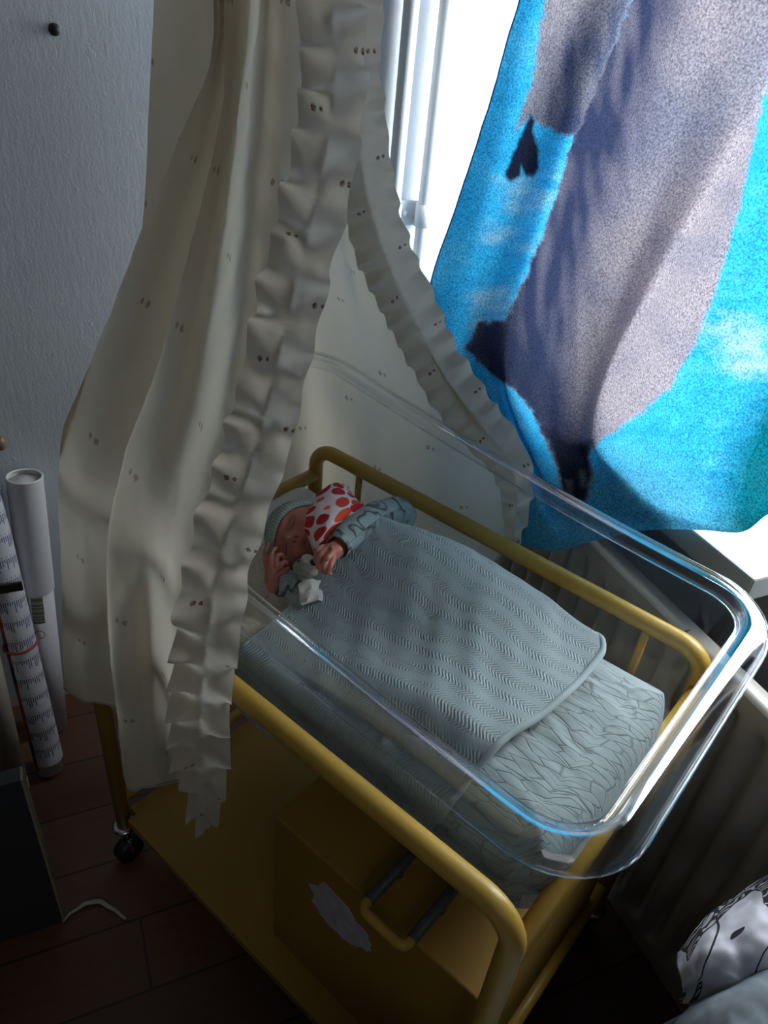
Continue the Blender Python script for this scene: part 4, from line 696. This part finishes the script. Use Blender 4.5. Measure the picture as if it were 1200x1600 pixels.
def sleeve(name, pts, rad, seed):
    P = cr(np.array(pts), 70); r = np.interp(np.linspace(0, len(pts)-1, 70), range(len(pts)), rad)
    na = 48; G = np.zeros((70, na+1, 3)); Tt = np.gradient(P, axis=0)
    xax = None
    for i in range(70):
        t = Vector(Tt[i]).normalized()
        xax = t.cross(Vector((0, 0, 1))).normalized() if xax is None else (xax-t*xax.dot(t)).normalized()
        yax = t.cross(xax)
        for k in range(na+1):
            a = 2*math.pi*(k % na)/na
            rr = r[i]*(1+.10*noise.noise(Vector((math.cos(a)*1.3+seed, math.sin(a)*1.3, i*.16)))+.05*math.sin(i*.55+2*math.cos(a)))
            G[i, k] = Vector(P[i])+(xax*math.cos(a)+yax*math.sin(a))*rr
    o = obj(name, grid_mesh(name, G, None), M['sleeve'], person)
    uv = o.data.uv_layers[0].data; L_ = np.empty(len(o.data.loops), int); o.data.loops.foreach_get('vertex_index', L_)
    ii, kk = np.divmod(np.arange(70*(na+1)), na+1); s_ = np.r_[0, np.cumsum(np.linalg.norm(np.diff(P, axis=0), axis=1))]
    UV_ = np.stack([kk/na*2*math.pi*np.mean(r), s_[ii]+seed*.1], -1); uv.foreach_set('uv', UV_[L_].ravel())
    add_mod(o, 'SOLIDIFY', thickness=.0016, offset=-1); return o
sleeve('sleeve', [(.35, .23, .81)]+[p[:] for p in A0[:3]]+[(A0[2].lerp(A0[3], .80))[:]], [.016, .018, .021, .0205, .0165], 1.)
sleeve('sleeve', [(.325, .365, .835)]+[p[:] for p in A1[:3]]+[(A1[2].lerp(A1[3], .92))[:]], [.016, .0195, .0200, .019, .0165], 4.)
# chest of the suit
bm_save = bmesh.new()
P = [(.275, .265, .832), (.295, .278, .832), (.335, .30, .830), (.40, .325, .830)]
bm = tube([Vector(p) for p in cr(np.array(P), 24)], list(np.interp(np.linspace(0, 3, 24), range(4), [.024, .032, .045, .0475])), n=40)
uvl = bm.loops.layers.uv.new('UVMap')
for f in bm.faces:
    for lp in f.loops: lp[uvl].uv = (lp.vert.co.y, lp.vert.co.x)
obj('romper', bm, M['sleeve'], person)

# muslin cloth beside the face
G = cr2(D['muslin'], 56, 56)
for i in range(56):
    for j in range(56): G[i, j] += np.array((.3, -.5, .8))*(.0022*fbm(G[i, j], 55, 3)+.0010*fbm(G[i, j], 130, 6))
um = np.r_[0, np.cumsum(np.linalg.norm(np.diff(G, axis=0), axis=2).mean(1))]; vm = np.r_[0, np.cumsum(np.linalg.norm(np.diff(G, axis=1), axis=2).mean(0))]
ms_ = tag(obj('muslin_cloth', grid_mesh('muslin_cloth', G, np.stack(np.meshgrid(um, vm, indexing='ij'), -1)), M['spots']), 'white muslin cloth with large red and orange spots, bunched against the newborn\'s cheek', 'cloth')
add_mod(ms_, 'SOLIDIFY', thickness=.0022, offset=-1.)

# small plush comforter under the chin
def blob(c, r, sx=(1, 1, 1), fuzz=.08, seed=0, n=(36, 24)):
    bm = bmesh.new(); bmesh.ops.create_uvsphere(bm, u_segments=n[0], v_segments=n[1], radius=1)
    for v in bm.verts:
        d = v.co.normalized(); k = r*(1+fuzz*noise.noise(d*5+Vector((seed, 0, 0)))+fuzz*.6*noise.noise(d*13+Vector((0, seed, 0))))
        v.co = Vector(c)+Vector((d.x*sx[0], d.y*sx[1], d.z*sx[2]))*k
    return bm
T = [Vector(p) for p in D['toy']]
toy = thing('plush_comforter', 'small grey and white plush animal comforter tucked under the newborn\'s chin', 'soft toy', T[0])
obj('head', blob(T[0], .0165, (1.15, 1, .8), .10, 2), M['plush'], toy)
obj('snout', blob(T[1]+Vector((.004, -.004, .004)), .008, (1, 1, .8), .08, 4), M['plush'], toy)
obj('ear', blob(T[2]+Vector((-.003, 0, .001)), .0095, (1.2, .9, .7), .1, 5), M['plushw'], toy)
obj('ear_patch', blob(T[3], .0055, (1.1, .9, .7), .1, 6), M['plushk'], toy)
obj('eye', blob(T[4]+Vector((.004, -.006, .010)), .0018, n=(12, 8)), M['plushk'], toy)
G = cr2([[T[5]+Vector((a*.009+b*.008, a*-.006+b*.015, -.010-.008*abs(b)-.006*a)) for b in (-1, -.3, .4, 1)] for a in (-1.2, 0, 1, 1.6)], 30, 30)
for i in range(30):
    for j in range(30): G[i, j, 2] += .007*fbm(G[i, j], 75, 2)
cc = obj('comfort_cloth', grid_mesh('comfort_cloth', G), M['plushw'], toy); add_mod(cc, 'SOLIDIFY', thickness=.002)

# ------------------------------------------------------------------ canopy
def smooth_rows(G, it):
    G = G.copy()
    for _ in range(it): G[:, 1:-1] = .25*G[:, :-2]+.5*G[:, 1:-1]+.25*G[:, 2:]
    return G
can = thing('cot_canopy', 'cream voile canopy with ruffled edging gathered above the head of the tub', 'canopy', (-.05, .36, .2))
def drape(name, data, k, seed, amp):
    G = smooth_rows(np.array(data, float), 3); n = G.shape[0]
    G = cr2(G, (n-1)*k+1, 190)
    a, b = G.shape[:2]
    nrm = np.cross(np.gradient(G, axis=0), np.gradient(G, axis=1)); nrm /= np.linalg.norm(nrm, axis=2, keepdims=True)+1e-9
    dsp = np.array([[amp*fbm(G[i, j]*np.array((1, 1, .35)), 26, seed)+amp*.5*fbm(G[i, j]*np.array((1, 1, .5)), 70, seed+3) for j in range(b)] for i in range(a)])
    G = G+nrm*dsp[..., None]
    um = np.r_[0, np.cumsum(np.linalg.norm(np.diff(G, axis=0), axis=2).mean(1))]; vm = np.r_[0, np.cumsum(np.linalg.norm(np.diff(G, axis=1), axis=2).mean(0))]
    return obj(name, grid_mesh(name, G, np.stack(np.meshgrid(um, vm, indexing='ij'), -1)), M['canopy'], can), G
nd, GN = drape('near_drape', D['near'], 11, 2., .0022)
fd, GF = drape('far_drape', D['far'], 11, 6., .0020)
# hem band along the bottom of each drape
for G in (GN, GF):
    bm = tube([Vector(p) for p in G[::4, -1]], .0022, n=8); obj('hem', bm, M['trim'], can)
def ruffle(name, line, facing, half, wl, amp, seed, endtaper=0.15):
    P = np.array(line, float)
    for _ in range(3): P[1:-1] = .25*P[:-2]+.5*P[1:-1]+.25*P[2:]
    s = np.r_[0, np.cumsum(np.linalg.norm(np.diff(P, axis=0), axis=1))]; Ln = s[-1]; nS = int(Ln/.0024); nW = 25
    t = np.linspace(0, Ln, nS); C_ = np.stack([np.interp(t, s, P[:, j]) for j in range(3)], 1)
    for _ in range(30): C_[1:-1] = .25*C_[:-2]+.5*C_[1:-1]+.25*C_[2:]
    Tn = np.gradient(C_, axis=0); Tn /= np.linalg.norm(Tn, axis=1, keepdims=True)
    F = np.array(Vector(facing).normalized()); G = np.zeros((nS, nW, 3)); UVr = np.zeros((nS, nW, 2))
    phs = np.cumsum([2*math.pi*.0024/wl*(1+.75*noise.noise(Vector((ti*24, seed, 0)))) for ti in t])
    phs2 = np.cumsum([2*math.pi*.0024/(wl*1.35)*(1+.75*noise.noise(Vector((ti*21, seed+9, 4)))) for ti in t])
    for i in range(nS):
        ac = np.cross(Tn[i], F); ac /= np.linalg.norm(ac); nr_ = np.cross(ac, Tn[i])
        tp = 1-max(0, (t[i]-(1-endtaper)*Ln)/(endtaper*Ln))**1.3*.72
        for k in range(nW):
            q = -1+2*k/(nW-1); sd = abs(q); ph = phs[i] if q > 0 else phs2[i]
            A = amp*(1+.95*noise.noise(Vector((t[i]*14, seed+5, q))))
            wv = math.sin(ph+.5*sd); wv2 = math.sin(2*ph+1.3)
            lift = A*sd**1.0*(wv+.12*wv2)+.006*(1-(1-sd)**2)-.0015*max(0, 1-sd*4)*(.5+.5*math.sin(t[i]*900+3*noise.noise(Vector((t[i]*60, k, seed)))))+.0016*noise.noise(Vector((t[i]*70, q*2.5, seed)))
            alo = .0016*sd**1.6*math.cos(ph)
            wd = half*tp*(q*(1+.10*noise.noise(Vector((t[i]*20, seed, 7))))+.05*sd*math.copysign(1, q)*wv)
            G[i, k] = C_[i]+F*.006+ac*wd+nr_*lift+Tn[i]*alo
            UVr[i, k] = (q*half+.3, t[i]*1.6)
    return obj(name, grid_mesh(name, G, UVr), M['trim'], can)
ruffle('ruffle_trim', D['ruffle_near'], (.62, -.62, .45), .036, .052, .0150, 3.)
ruffle('ruffle_trim', D['ruffle_far'], (.48, -.74, .46), .043, .036, .0100, 11., .28)
# stand that carries the canopy, at the head end outside the tub
pth = [Vector((-.05, .36, .20)), Vector((-.05, .36, 1.2)), Vector((-.05, .36, 1.74)), Vector((-.02, .35, 1.83)), Vector((.06, .32, 1.84))]
obj('support_pole', tube([Vector(p) for p in cr(np.array([p[:] for p in pth]), 40)], .008, n=12), M['white'], can)
obj('pole_clamp', box_bm(origin=(-.06, .348, .185), size=(.062, .024, .03), bevel=.003), M['white'], can, sm=False)
obj('gathering_ring', tube([(.06+.13*math.cos(a), .32+.19*math.sin(a), 1.835) for a in np.linspace(0, 2*math.pi, 48)[:-1]], .006, n=10, closed=True), M['white'], can)
def topper(row, name):
    """gathers each drape's top edge up to the ring"""
    P = row[:, 0]; n = len(P); G = np.zeros((n, 8, 3)); 
    for i in range(n):
        d = P[i]-np.array((.06, .32, 0)); a = math.atan2(d[1]/.19, d[0]/.13); tgt = np.array((.06+.13*math.cos(a), .32+.19*math.sin(a), 1.835))
        for k in range(8): G[i, k] = P[i]*(1-k/7)+tgt*(k/7)
    obj(name, grid_mesh(name, G), M['canopy'], can)
topper(GN, 'near_gather'); topper(GF, 'far_gather')

# ------------------------------------------------------------------ fleece blanket hung over the window
Gb = cr2(D['blanket'], 260, 330); UVb = cr2(D['blanket_uv'], 260, 330)
for i in range(260):
    for j in range(330):
        Gb[i, j] += np.array(V)*(.0035*fbm(Gb[i, j], 9, 4)+.0012*fbm(Gb[i, j], 40, 8))
fl = obj('fleece_blanket', grid_mesh('fleece_blanket', Gb, UVb), None)
tag(fl, 'blue fleece blanket printed with grey furry animals, hung over the window as a curtain', 'blanket')
uvp = UVb.reshape(-1, 2)*1000
wob = np.array([(noise.noise(Vector((p[0]*.06, p[1]*.06, 1)))*5+noise.noise(Vector((p[0]*.2, p[1]*.2, 3)))*3, noise.noise(Vector((p[0]*.06, p[1]*.06, 7)))*5+noise.noise(Vector((p[0]*.2, p[1]*.2, 9)))*3) for p in uvp])
pq = uvp+wob
def sdist(poly, P):
    """signed distance to a polygon, negative inside"""
    poly = np.array(poly, float); d = np.full(len(P), 1e9); ins = np.zeros(len(P), bool)
    for i in range(len(poly)):
        a = poly[i-1]; b = poly[i]; ab = b-a; ap = P-a; tt = np.clip((ap@ab)/(ab@ab+1e-9), 0, 1); d = np.minimum(d, np.hypot(*(ap-tt[:, None]*ab).T))
        c = ((a[1] > P[:, 1]) != (b[1] > P[:, 1])); xi = (b[0]-a[0])*(P[:, 1]-a[1])/((b[1]-a[1]) if b[1] != a[1] else 1e-9)+a[0]; ins ^= c & (P[:, 0] < xi)
    return np.where(ins, -d, d)
def soft(poly, wd): return np.clip(.5-sdist(poly, pq)/(2*wd), 0, 1)
col = np.tile(np.array([.032, .37, .67]), (len(pq), 1))
nz = np.array([noise.noise(Vector((p[0]*.008, p[1]*.02, 2)))*.5+noise.noise(Vector((p[0]*.03, p[1]*.06, 5)))*.4 for p in uvp])
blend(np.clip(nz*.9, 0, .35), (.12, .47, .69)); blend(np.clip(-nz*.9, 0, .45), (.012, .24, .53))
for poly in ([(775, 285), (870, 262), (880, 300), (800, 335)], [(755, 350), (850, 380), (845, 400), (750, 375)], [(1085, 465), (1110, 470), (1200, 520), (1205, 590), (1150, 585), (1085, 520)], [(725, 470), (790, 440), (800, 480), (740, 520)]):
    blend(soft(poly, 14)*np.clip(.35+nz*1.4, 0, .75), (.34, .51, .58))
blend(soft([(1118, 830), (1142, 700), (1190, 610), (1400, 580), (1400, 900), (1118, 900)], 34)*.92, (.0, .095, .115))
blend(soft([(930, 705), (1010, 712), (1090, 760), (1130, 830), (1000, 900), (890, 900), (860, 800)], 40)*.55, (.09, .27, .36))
Abod = [(850, -230), (852, 0), (835, 110), (806, 205), (828, 182), (862, 205), (890, 212), (905, 205), (990, -10), (1080, -230)]
Bbod = [(1080, -230), (990, -5), (898, 215), (850, 365), (800, 480), (792, 500), (750, 503), (728, 545), (762, 580), (800, 606), (832, 640), (852, 690), (874, 740), (880, 778), (915, 788), (926, 748), (918, 712), (932, 690), (990, 655), (1050, 600), (1090, 530), (1122, 440), (1150, 350), (1178, 220), (1205, 100), (1260, 0), (1350, -230)]
fur = np.array([noise.noise(Vector((p[0]*.05, p[1]*.012, 4))) for p in uvp])
fur2 = np.array([noise.noise(Vector((p[0]*.018, p[1]*.014, 8))) for p in uvp])
mA = soft(Abod, 3); mB = soft(Bbod, 3)
blend(mA, (.22, .215, .25))
blend(mA*soft([(868, 70), (1000, -40), (1000, 60), (930, 240), (860, 240), (815, 200), (850, 140)], 26)*np.clip(.80+fur*.7, 0, 1), (.045, .06, .12))
foot = [(829, 178), (815, 212), (800, 245), (788, 274), (798, 284), (811, 276), (815, 258), (820, 274), (832, 276), (841, 262), (842, 232), (832, 205), (836, 190)]
pq = uvp+wob*.3
blend(soft(foot, 2.5), (.012, .016, .035))
blend(mB, (.28, .255, .29))
blend(mB*np.clip(fur2*1.2+.1, 0, .5), (.20, .195, .25))
blend(mB*soft([(1020, 130), (1090, 120), (1120, 190), (1080, 250), (1020, 260), (980, 300), (960, 240)], 45)*.72, (.14, .16, .23))
blend(mB*soft([(1030, -230), (930, -5), (835, 215), (790, 365), (720, 480), (690, 560), (760, 640), (820, 700), (885, 730), (915, 690), (905, 640), (905, 560), (925, 470), (955, 350), (1000, 230), (1040, 90), (1075, 0), (1170, -230)], 40)*np.clip(.92+fur*.35, 0, 1), (.026, .034, .075))
blend(mB*soft([(728, 545), (750, 500), (800, 500), (850, 560), (880, 640), (890, 690), (880, 700), (850, 690), (800, 606), (760, 582)], 18)*.85, (.020, .028, .06))
blend(mB*soft([(850, 670), (885, 690), (920, 690), (926, 748), (915, 788), (880, 778), (865, 720)], 7), (.012, .016, .03))
for cl in ([(885, 750), (893, 750), (896, 776), (888, 778)], [(905, 735), (913, 735), (918, 760), (908, 762)]): blend(soft(cl, 4)*.35, (.22, .22, .24))
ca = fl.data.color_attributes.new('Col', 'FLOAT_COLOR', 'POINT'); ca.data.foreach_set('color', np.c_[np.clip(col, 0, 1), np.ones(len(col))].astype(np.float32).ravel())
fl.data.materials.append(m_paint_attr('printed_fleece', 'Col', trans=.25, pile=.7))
bm = tube([Vector(p) for p in Gb[0, ::4]], .0016, n=8)
t_ = obj('edge_seam', bm, m_plain('blue_thread', (.03, .32, .58), .8), fl)
# rail that holds it, above the window
rod = thing('curtain_rail', 'rail above the window carrying the blue fleece blanket', 'rail', w(.4, .90, 1.8))
topb = [Vector(p) for p in Gb[::6, 0]]
obj('rail', tube([p+Vector((0, 0, .004)) for p in topb], .006, n=10), M['white'], rod)
for m in (10, 38): obj('rail_bracket', tube([topb[m], topb[m]+V*(NW+.0-topb[m].dot(V))], .005, n=8), M['white'], rod)

# ------------------------------------------------------------------ paper rolls by the left wall
def cyl(a, b, r0, r1=None, n=36, cap=True): return tube([a, b], [r0, r0 if r1 is None else r1], n=n, cap=cap)
a, b = Vector(D['mail_tube'][0]), Vector(D['mail_tube'][1]); ax_ = (b-a).normalized(); b = b-ax_*.008
mt = thing('mailing_tube', 'white cardboard mailing tube with recessed cap leaning on the left wall', 'tube', b)
Rm = .035; jn = a.lerp(b, .40)
obj('outer_sleeve', tube([a, jn], Rm, n=44, cap=False), M['card'], mt)
xa = ax_.orthogonal().normalized(); ya = ax_.cross(xa)
obj('top_rim', tube([a+(xa*math.cos(q_)+ya*math.sin(q_))*(Rm-.0018) for q_ in np.linspace(0, 2*math.pi, 60)[:-1]], .0022, n=10, closed=True), M['cardin'], mt)
obj('cap_disc', cyl(a+ax_*.010, a+ax_*.016, Rm-.001, n=40), M['cardin'], mt)
obj('inner_tube', cyl(jn-ax_*.01, b, Rm-.003, n=44), M['card'], mt)
# printed barcode labels wrapped on the tube
side = ax_.cross(Vector((0, 0, 1))).normalized(); frontv = (Vector((.8, -.5, .3))-ax_*ax_.dot(Vector((.8, -.5, .3)))).normalized(); sv = ax_.cross(frontv)
def wrap(o_, a0, a1, s0, s1, r, n=10):
    bm = bmesh.new(); A = []
    for k in range(n+1):
        an = math.radians(a0+(a1-a0)*k/n); d = frontv*math.cos(an)+sv*math.sin(an)
        A.append((bm.verts.new(o_+ax_*s0+d*r), bm.verts.new(o_+ax_*s1+d*r)))
    for k in range(n): bm.faces.new((A[k][0], A[k+1][0], A[k+1][1], A[k][1]))
    return bm
M['label'] = None
t = NT('barcode_print'); v = t.coord('Object', (1, 1, 1)); sx = t.n('ShaderNodeVectorMath', operation='DOT_PRODUCT'); t.set(sx.inputs[0], v); sx.inputs[1].default_value = Matrix.Rotation(-AN, 3, 'Z') @ ax_
bars = t.ramp(t.noise(t.n('ShaderNodeCombineXYZ', i_0=t.math('MULTIPLY', sx.outputs['Value'], 260.)), 1., 3), [(.44, (.04, .05, .03)), (.52, (.34, .36, .28))]); M['barcode'] = t.done(t.pbr(bars, .7))
obj('label', wrap(jn, -22, 22, .003, .075, Rm-.0026), M['barcode'], mt); obj('label', wrap(jn, 32, 72, .003, .060, Rm-.0026), M['barcode'], mt)
bm = bmesh.new(); cst = jn+ax_*.105+(frontv*math.cos(math.radians(4))+sv*math.sin(math.radians(4)))*(Rm-.0024)
obj('stamp', tube([cst+(ax_*math.cos(q_)+sv*math.sin(q_))*.011 for q_ in np.linspace(0, 2*math.pi, 28)[:-1]], .0008, n=6, closed=True), M['red'], mt)

a, b = Vector(D['roll'][0]), Vector(D['roll'][1]); ax_ = (b-a).normalized()
b = b-ax_*.006; frontv = (Vector((.8, -.5, .3))-ax_*ax_.dot(Vector((.8, -.5, .3)))).normalized(); sv = ax_.cross(frontv)
rl_ = thing('rolled_calendar', 'rolled printed calendar sheet with small blue text columns and a red elastic band', 'paper roll', b)
t = NT('calendar_print'); v = t.coord('UV'); x_, y_, _ = t.sepxy(v)
rowp = t.math('FRACT', t.math('DIVIDE', y_, .047)); colp = t.math('DIVIDE', x_, .0043); cell = t.n('ShaderNodeCombineXYZ', i_0=t.math('FLOOR', colp), i_1=t.math('FLOOR', t.math('DIVIDE', y_, .047)))
wn = t.n('ShaderNodeTexWhiteNoise', noise_dimensions='2D'); t.set(wn.inputs['Vector'], cell)
inbar = t.math('MULTIPLY', t.math('LESS_THAN', t.math('FRACT', colp), .5), t.math('MULTIPLY', t.math('GREATER_THAN', rowp, .20), t.math('LESS_THAN', rowp, t.math('ADD', .35, t.math('MULTIPLY', wn.outputs[0], .45)))))
dots = t.math('MULTIPLY', t.math('LESS_THAN', t.math('FRACT', t.math('DIVIDE', x_, .009)), .22), t.math('MULTIPLY', t.math('GREATER_THAN', rowp, .08), t.math('LESS_THAN', rowp, .13)))
M['calendar'] = t.done(t.pbr(t.mix(t.math('MAXIMUM', inbar, dots), t.mix(t.noise(v, 30, 3), c4(.56, .56, .62), c4(.68, .68, .72)), c4(.10, .11, .20)), .6))
Rr = .031
def roll_sheet(r, s0, s1, a0, a1, spir=0., n=48):
    Gr = np.zeros((n+1, 24, 3)); UVr = np.zeros((n+1, 24, 2))
    for i in range(n+1):
        an = math.radians(a0+(a1-a0)*i/n); d = frontv*math.cos(an)+sv*math.sin(an)
        for k in range(24):
            s = s0+(s1-s0)*k/23; Gr[i, k] = a+ax_*s+d*(r+spir*i/n); UVr[i, k] = ((math.radians(a0+(a1-a0)*i/n))*r+.2, s)
    return grid_mesh('sheet', Gr, UVr)
Lr = (b-a).length
obj('printed_sheet', roll_sheet(Rr, 0, Lr-.03, 38, -215, .002), M['calendar'], rl_)
t = NT('poster_print'); v = t.coord('UV'); ns = t.noise(v, 26, 4, .7); M['poster'] = t.done(t.pbr(t.ramp(t.noise(t.coord('UV', (.3, 1, 1)), 9, 4), [(.42, (.012, .014, .035)), (.48, (.30, .05, .02)), (.56, (.42, .10, .03)), (.60, (.02, .02, .04))]), .5))
obj('picture_side', roll_sheet(Rr-.0006, .0, Lr-.02, 150, 34, .0), M['poster'], rl_)
obj('inner_roll', tube([a+ax_*.004, b], Rr-.0035, n=36), M['card'], rl_)
q = Vector(D['roll_band']); s_ = (q-a).dot(ax_)
obj('elastic_band', tube([a+ax_*(s_+.004*math.cos(an))+(frontv*math.cos(an)+sv*math.sin(an))*(Rr+.002) for an in np.linspace(0, 2*math.pi, 40)[:-1]], .0030, n=8, closed=True), M['red'], rl_)
s_ = (Vector(D['clip'][0])-a).dot(ax_)
cp_ = thing('black_clip', 'black plastic end cap hanging over the paper rolls at the left edge', 'clip', a+ax_*s_)
o_ = a+ax_*(s_-.02)+frontv*(Rr+.004)+sv*.012
obj('clip_body', box_bm(origin=o_, ax=(sv, ax_, frontv), size=(.036, .075, .012), bevel=.003), M['black'], cp_, sm=False)
obj('clip_arm', box_bm(origin=o_-sv*.05+ax_*.02, ax=(sv, ax_, frontv), size=(.052, .02, .008), bevel=.002), M['black'], cp_, sm=False)
a, b = Vector(D['tube2'][0]), Vector(D['tube2'][1]); ax2 = (b-a).normalized()
t2 = thing('paper_tube', 'plain cream paper tube leaning left of the printed calendar roll', 'tube', b)
obj('tube_wall', tube([a, b-ax2*.008], .026, n=36), M['cream2'], t2)
obj('end_rim', tube([b-ax2*.035, b-ax2*.033, b-ax2*.008], [.0262, .0272, .0272], n=36), M['cream2'], t2)
# dark board standing on edge
q = Vector(D['box_corner']); mq, nq = q.dot(U), q.dot(V)
bd = thing('standing_board', 'dark board with pale edge standing upright at the lower left', 'board', q)
obj('board_face', rbox(mq-.028, mq, nq-1.1, nq-.002, 0, .45), M['dark'], bd, sm=False)
obj('pale_edge', rbox(mq-.028, mq, nq-.002, nq+.002, 0, .45), M['beige'], bd, sm=False)
# ribbon on the floor
Rb = cr(np.array(D['ribbon']), 40); G = np.zeros((40, 3, 3))
for i in range(40):
    tg = Vector(np.gradient(Rb, axis=0)[i]).normalized(); sd_ = tg.cross(Vector((0, 0, 1))).normalized()
    for k in range(3): G[i, k] = Vector(Rb[i])+sd_*(k-1)*.005*(1-.6*abs(i-20)/20)+Vector((0, 0, .004*math.sin(i*.35)**2))
rb_ = tag(obj('floor_strap', grid_mesh('floor_strap', G), M['ribbon']), 'thin pale strap lying bent on the dark floor', 'strap'); add_mod(rb_, 'SOLIDIFY', thickness=.001)
# small brown knob at left edge
q = Vector(D['hanger']); kn = thing('wall_hook', 'small brown round hook on the wall at the left edge', 'hook', q)
obj('hook_knob', blob(q+U*.002, .012, (1, 1, 1.3), .03, 3), M['brass'], kn); obj('hook_base', tube([q-U*.022, q-U*.006], .006, n=12), M['brass'], kn)

# ------------------------------------------------------------------ bed corner with cloths, lower right
def crumple(name, data, mat, seed, amp, thick):
    G = cr2(data, 90, 90)
    for i in range(90):
        for j in range(90): G[i, j, 2] += amp*fbm(G[i, j], 22, seed)+amp*.4*fbm(G[i, j], 55, seed+2)
    o = obj(name, grid_mesh(name, G), mat); add_mod(o, 'SOLIDIFY', thickness=thick, offset=-1); return o
t = NT('striped_animal_print'); uv = t.coord('UV'); x_, y_, _ = t.sepxy(uv)
def pat():
    nn = t.n('ShaderNodeTexNoise'); t.set(nn.inputs['Vector'], uv); nn.inputs['Scale'].default_value = 9; nn.inputs['Detail'].default_value = 1
    wob = t.n('ShaderNodeMixRGB', blend_type='ADD'); wob.inputs[0].default_value = .10; t.set(wob.inputs[1], uv); t.set(wob.inputs[2], nn.outputs[1])
    n1 = t.noise(wob.outputs[0], 13, 1)
    body = t.math('GREATER_THAN', n1, .545)
    st = t.math('SINE', t.math('ADD', t.math('MULTIPLY', t.noise(uv, 22, 2), 42.), t.math('MULTIPLY', t.sepxy(uv)[0], 520.)))
    inside = t.math('MULTIPLY', body, t.math('GREATER_THAN', st, -.35))
    rim_ = t.math('LESS_THAN', t.math('ABSOLUTE', t.math('SUBTRACT', n1, .545)), .010)
    n2 = t.noise(t.coord('UV', (1.3, .8, 1)), 9, 0)
    tail = t.math('MULTIPLY', t.math('LESS_THAN', t.math('ABSOLUTE', t.math('SUBTRACT', n2, .5)), .010), t.math('GREATER_THAN', t.noise(uv, 12, 0), .52))
    return t.math('MAXIMUM', t.math('MAXIMUM', inside, rim_), tail)
M['zebra'] = t.done(t.pbr(t.mix(pat(), c4(.46, .46, .52), c4(.014, .014, .018)), .85, t.bump(t.noise(uv, 60, 3), .4, .002)))
bed = thing('bed', 'low bed corner under the striped cloth at the lower right', 'bed', w(1.35, .05, 0))
obj('mattress_block', rbox(.775, 1.9, -.55, .80, .12, .505, bevel=.03, seg=4), M['greyc'], bed)
for x in (.86, 1.84):
    for y in (-.49, .72): obj('leg', tube([w(x, y, 0), w(x, y, .13)], .02, n=16), M['dark'], bed)
tag(crumple('striped_cloth', D['zebra'], M['zebra'], 4., .012, .003), 'white cloth printed with black striped animals crumpled at the lower right', 'cloth')
tag(crumple('slate_bedcover', D['cover'], M['greyc'], 9., .010, .004), 'plain slate grey cover bunched in front of the striped animal cloth', 'bedcover')

# ------------------------------------------------------------------ light and camera
def area(name, loc, target, sx, sy, power, col):
    l = bpy.data.lights.new(name, 'AREA'); l.shape = 'RECTANGLE'; l.size = sx; l.size_y = sy; l.energy = power; l.color = col
    o = bpy.data.objects.new(name, l); o.location = loc; o.rotation_euler = (Vector(target)-Vector(loc)).to_track_quat('-Z', 'Y').to_euler(); C.objects.link(o); return o
area('daylight', w(.60, NW+.62, 1.75), w(.45, 0, .85), 2.3, 1.9, 310, (.97, .98, 1.0))
area('room_fill', w(2.6, -.35, 2.15), w(0, .45, 1.0), 1.1, 1.1, 3.6, (.97, .97, 1.0))  # added fill lamp hanging inside the room, no window behind it
wd = bpy.data.worlds.new('sky'); bpy.context.scene.world = wd; wd.use_nodes = True
wd.node_tree.nodes['Background'].inputs[0].default_value = (.75, .86, 1, 1); wd.node_tree.nodes['Background'].inputs[1].default_value = 1.2
cam = bpy.data.cameras.new('camera'); co_ = bpy.data.objects.new('camera', cam); C.objects.link(co_)
cam.sensor_fit = 'VERTICAL'; cam.sensor_height = 36; cam.lens = 36*1180.07/1600; cam.clip_start = .02
co_.location = (0.8979, -0.4241, 1.5556)
co_.rotation_euler = (0.96625, -0.08729, 0.70839)
RZ_ = Matrix.Rotation(-AN, 4, 'Z')      # turn everything into room axes: x along the window wall
bpy.context.view_layer.update()
for me in bpy.data.meshes: me.transform(RZ_); me.update()
for o in list(bpy.context.scene.objects):
    if o.type in ('CAMERA', 'LIGHT'): o.matrix_world = RZ_ @ o.matrix_world
    elif o.type == 'EMPTY': o.location = RZ_ @ o.location
for o in list(bpy.context.scene.objects):
    if o.parent is not None: o.matrix_parent_inverse = Matrix.Translation(-o.parent.location)
sc = bpy.context.scene; sc.camera = co_
sc.view_settings.view_transform = 'Standard'; sc.view_settings.look = 'None'; sc.view_settings.gamma = 1; sc.view_settings.use_curve_mapping = False
sc.view_settings.exposure = 0.
sc.cycles.max_bounces = 10; sc.cycles.transparent_max_bounces = 24; sc.cycles.diffuse_bounces = 5; sc.cycles.transmission_bounces = 8; sc.cycles.use_denoising = True
sc.cycles.sample_clamp_indirect = 6.
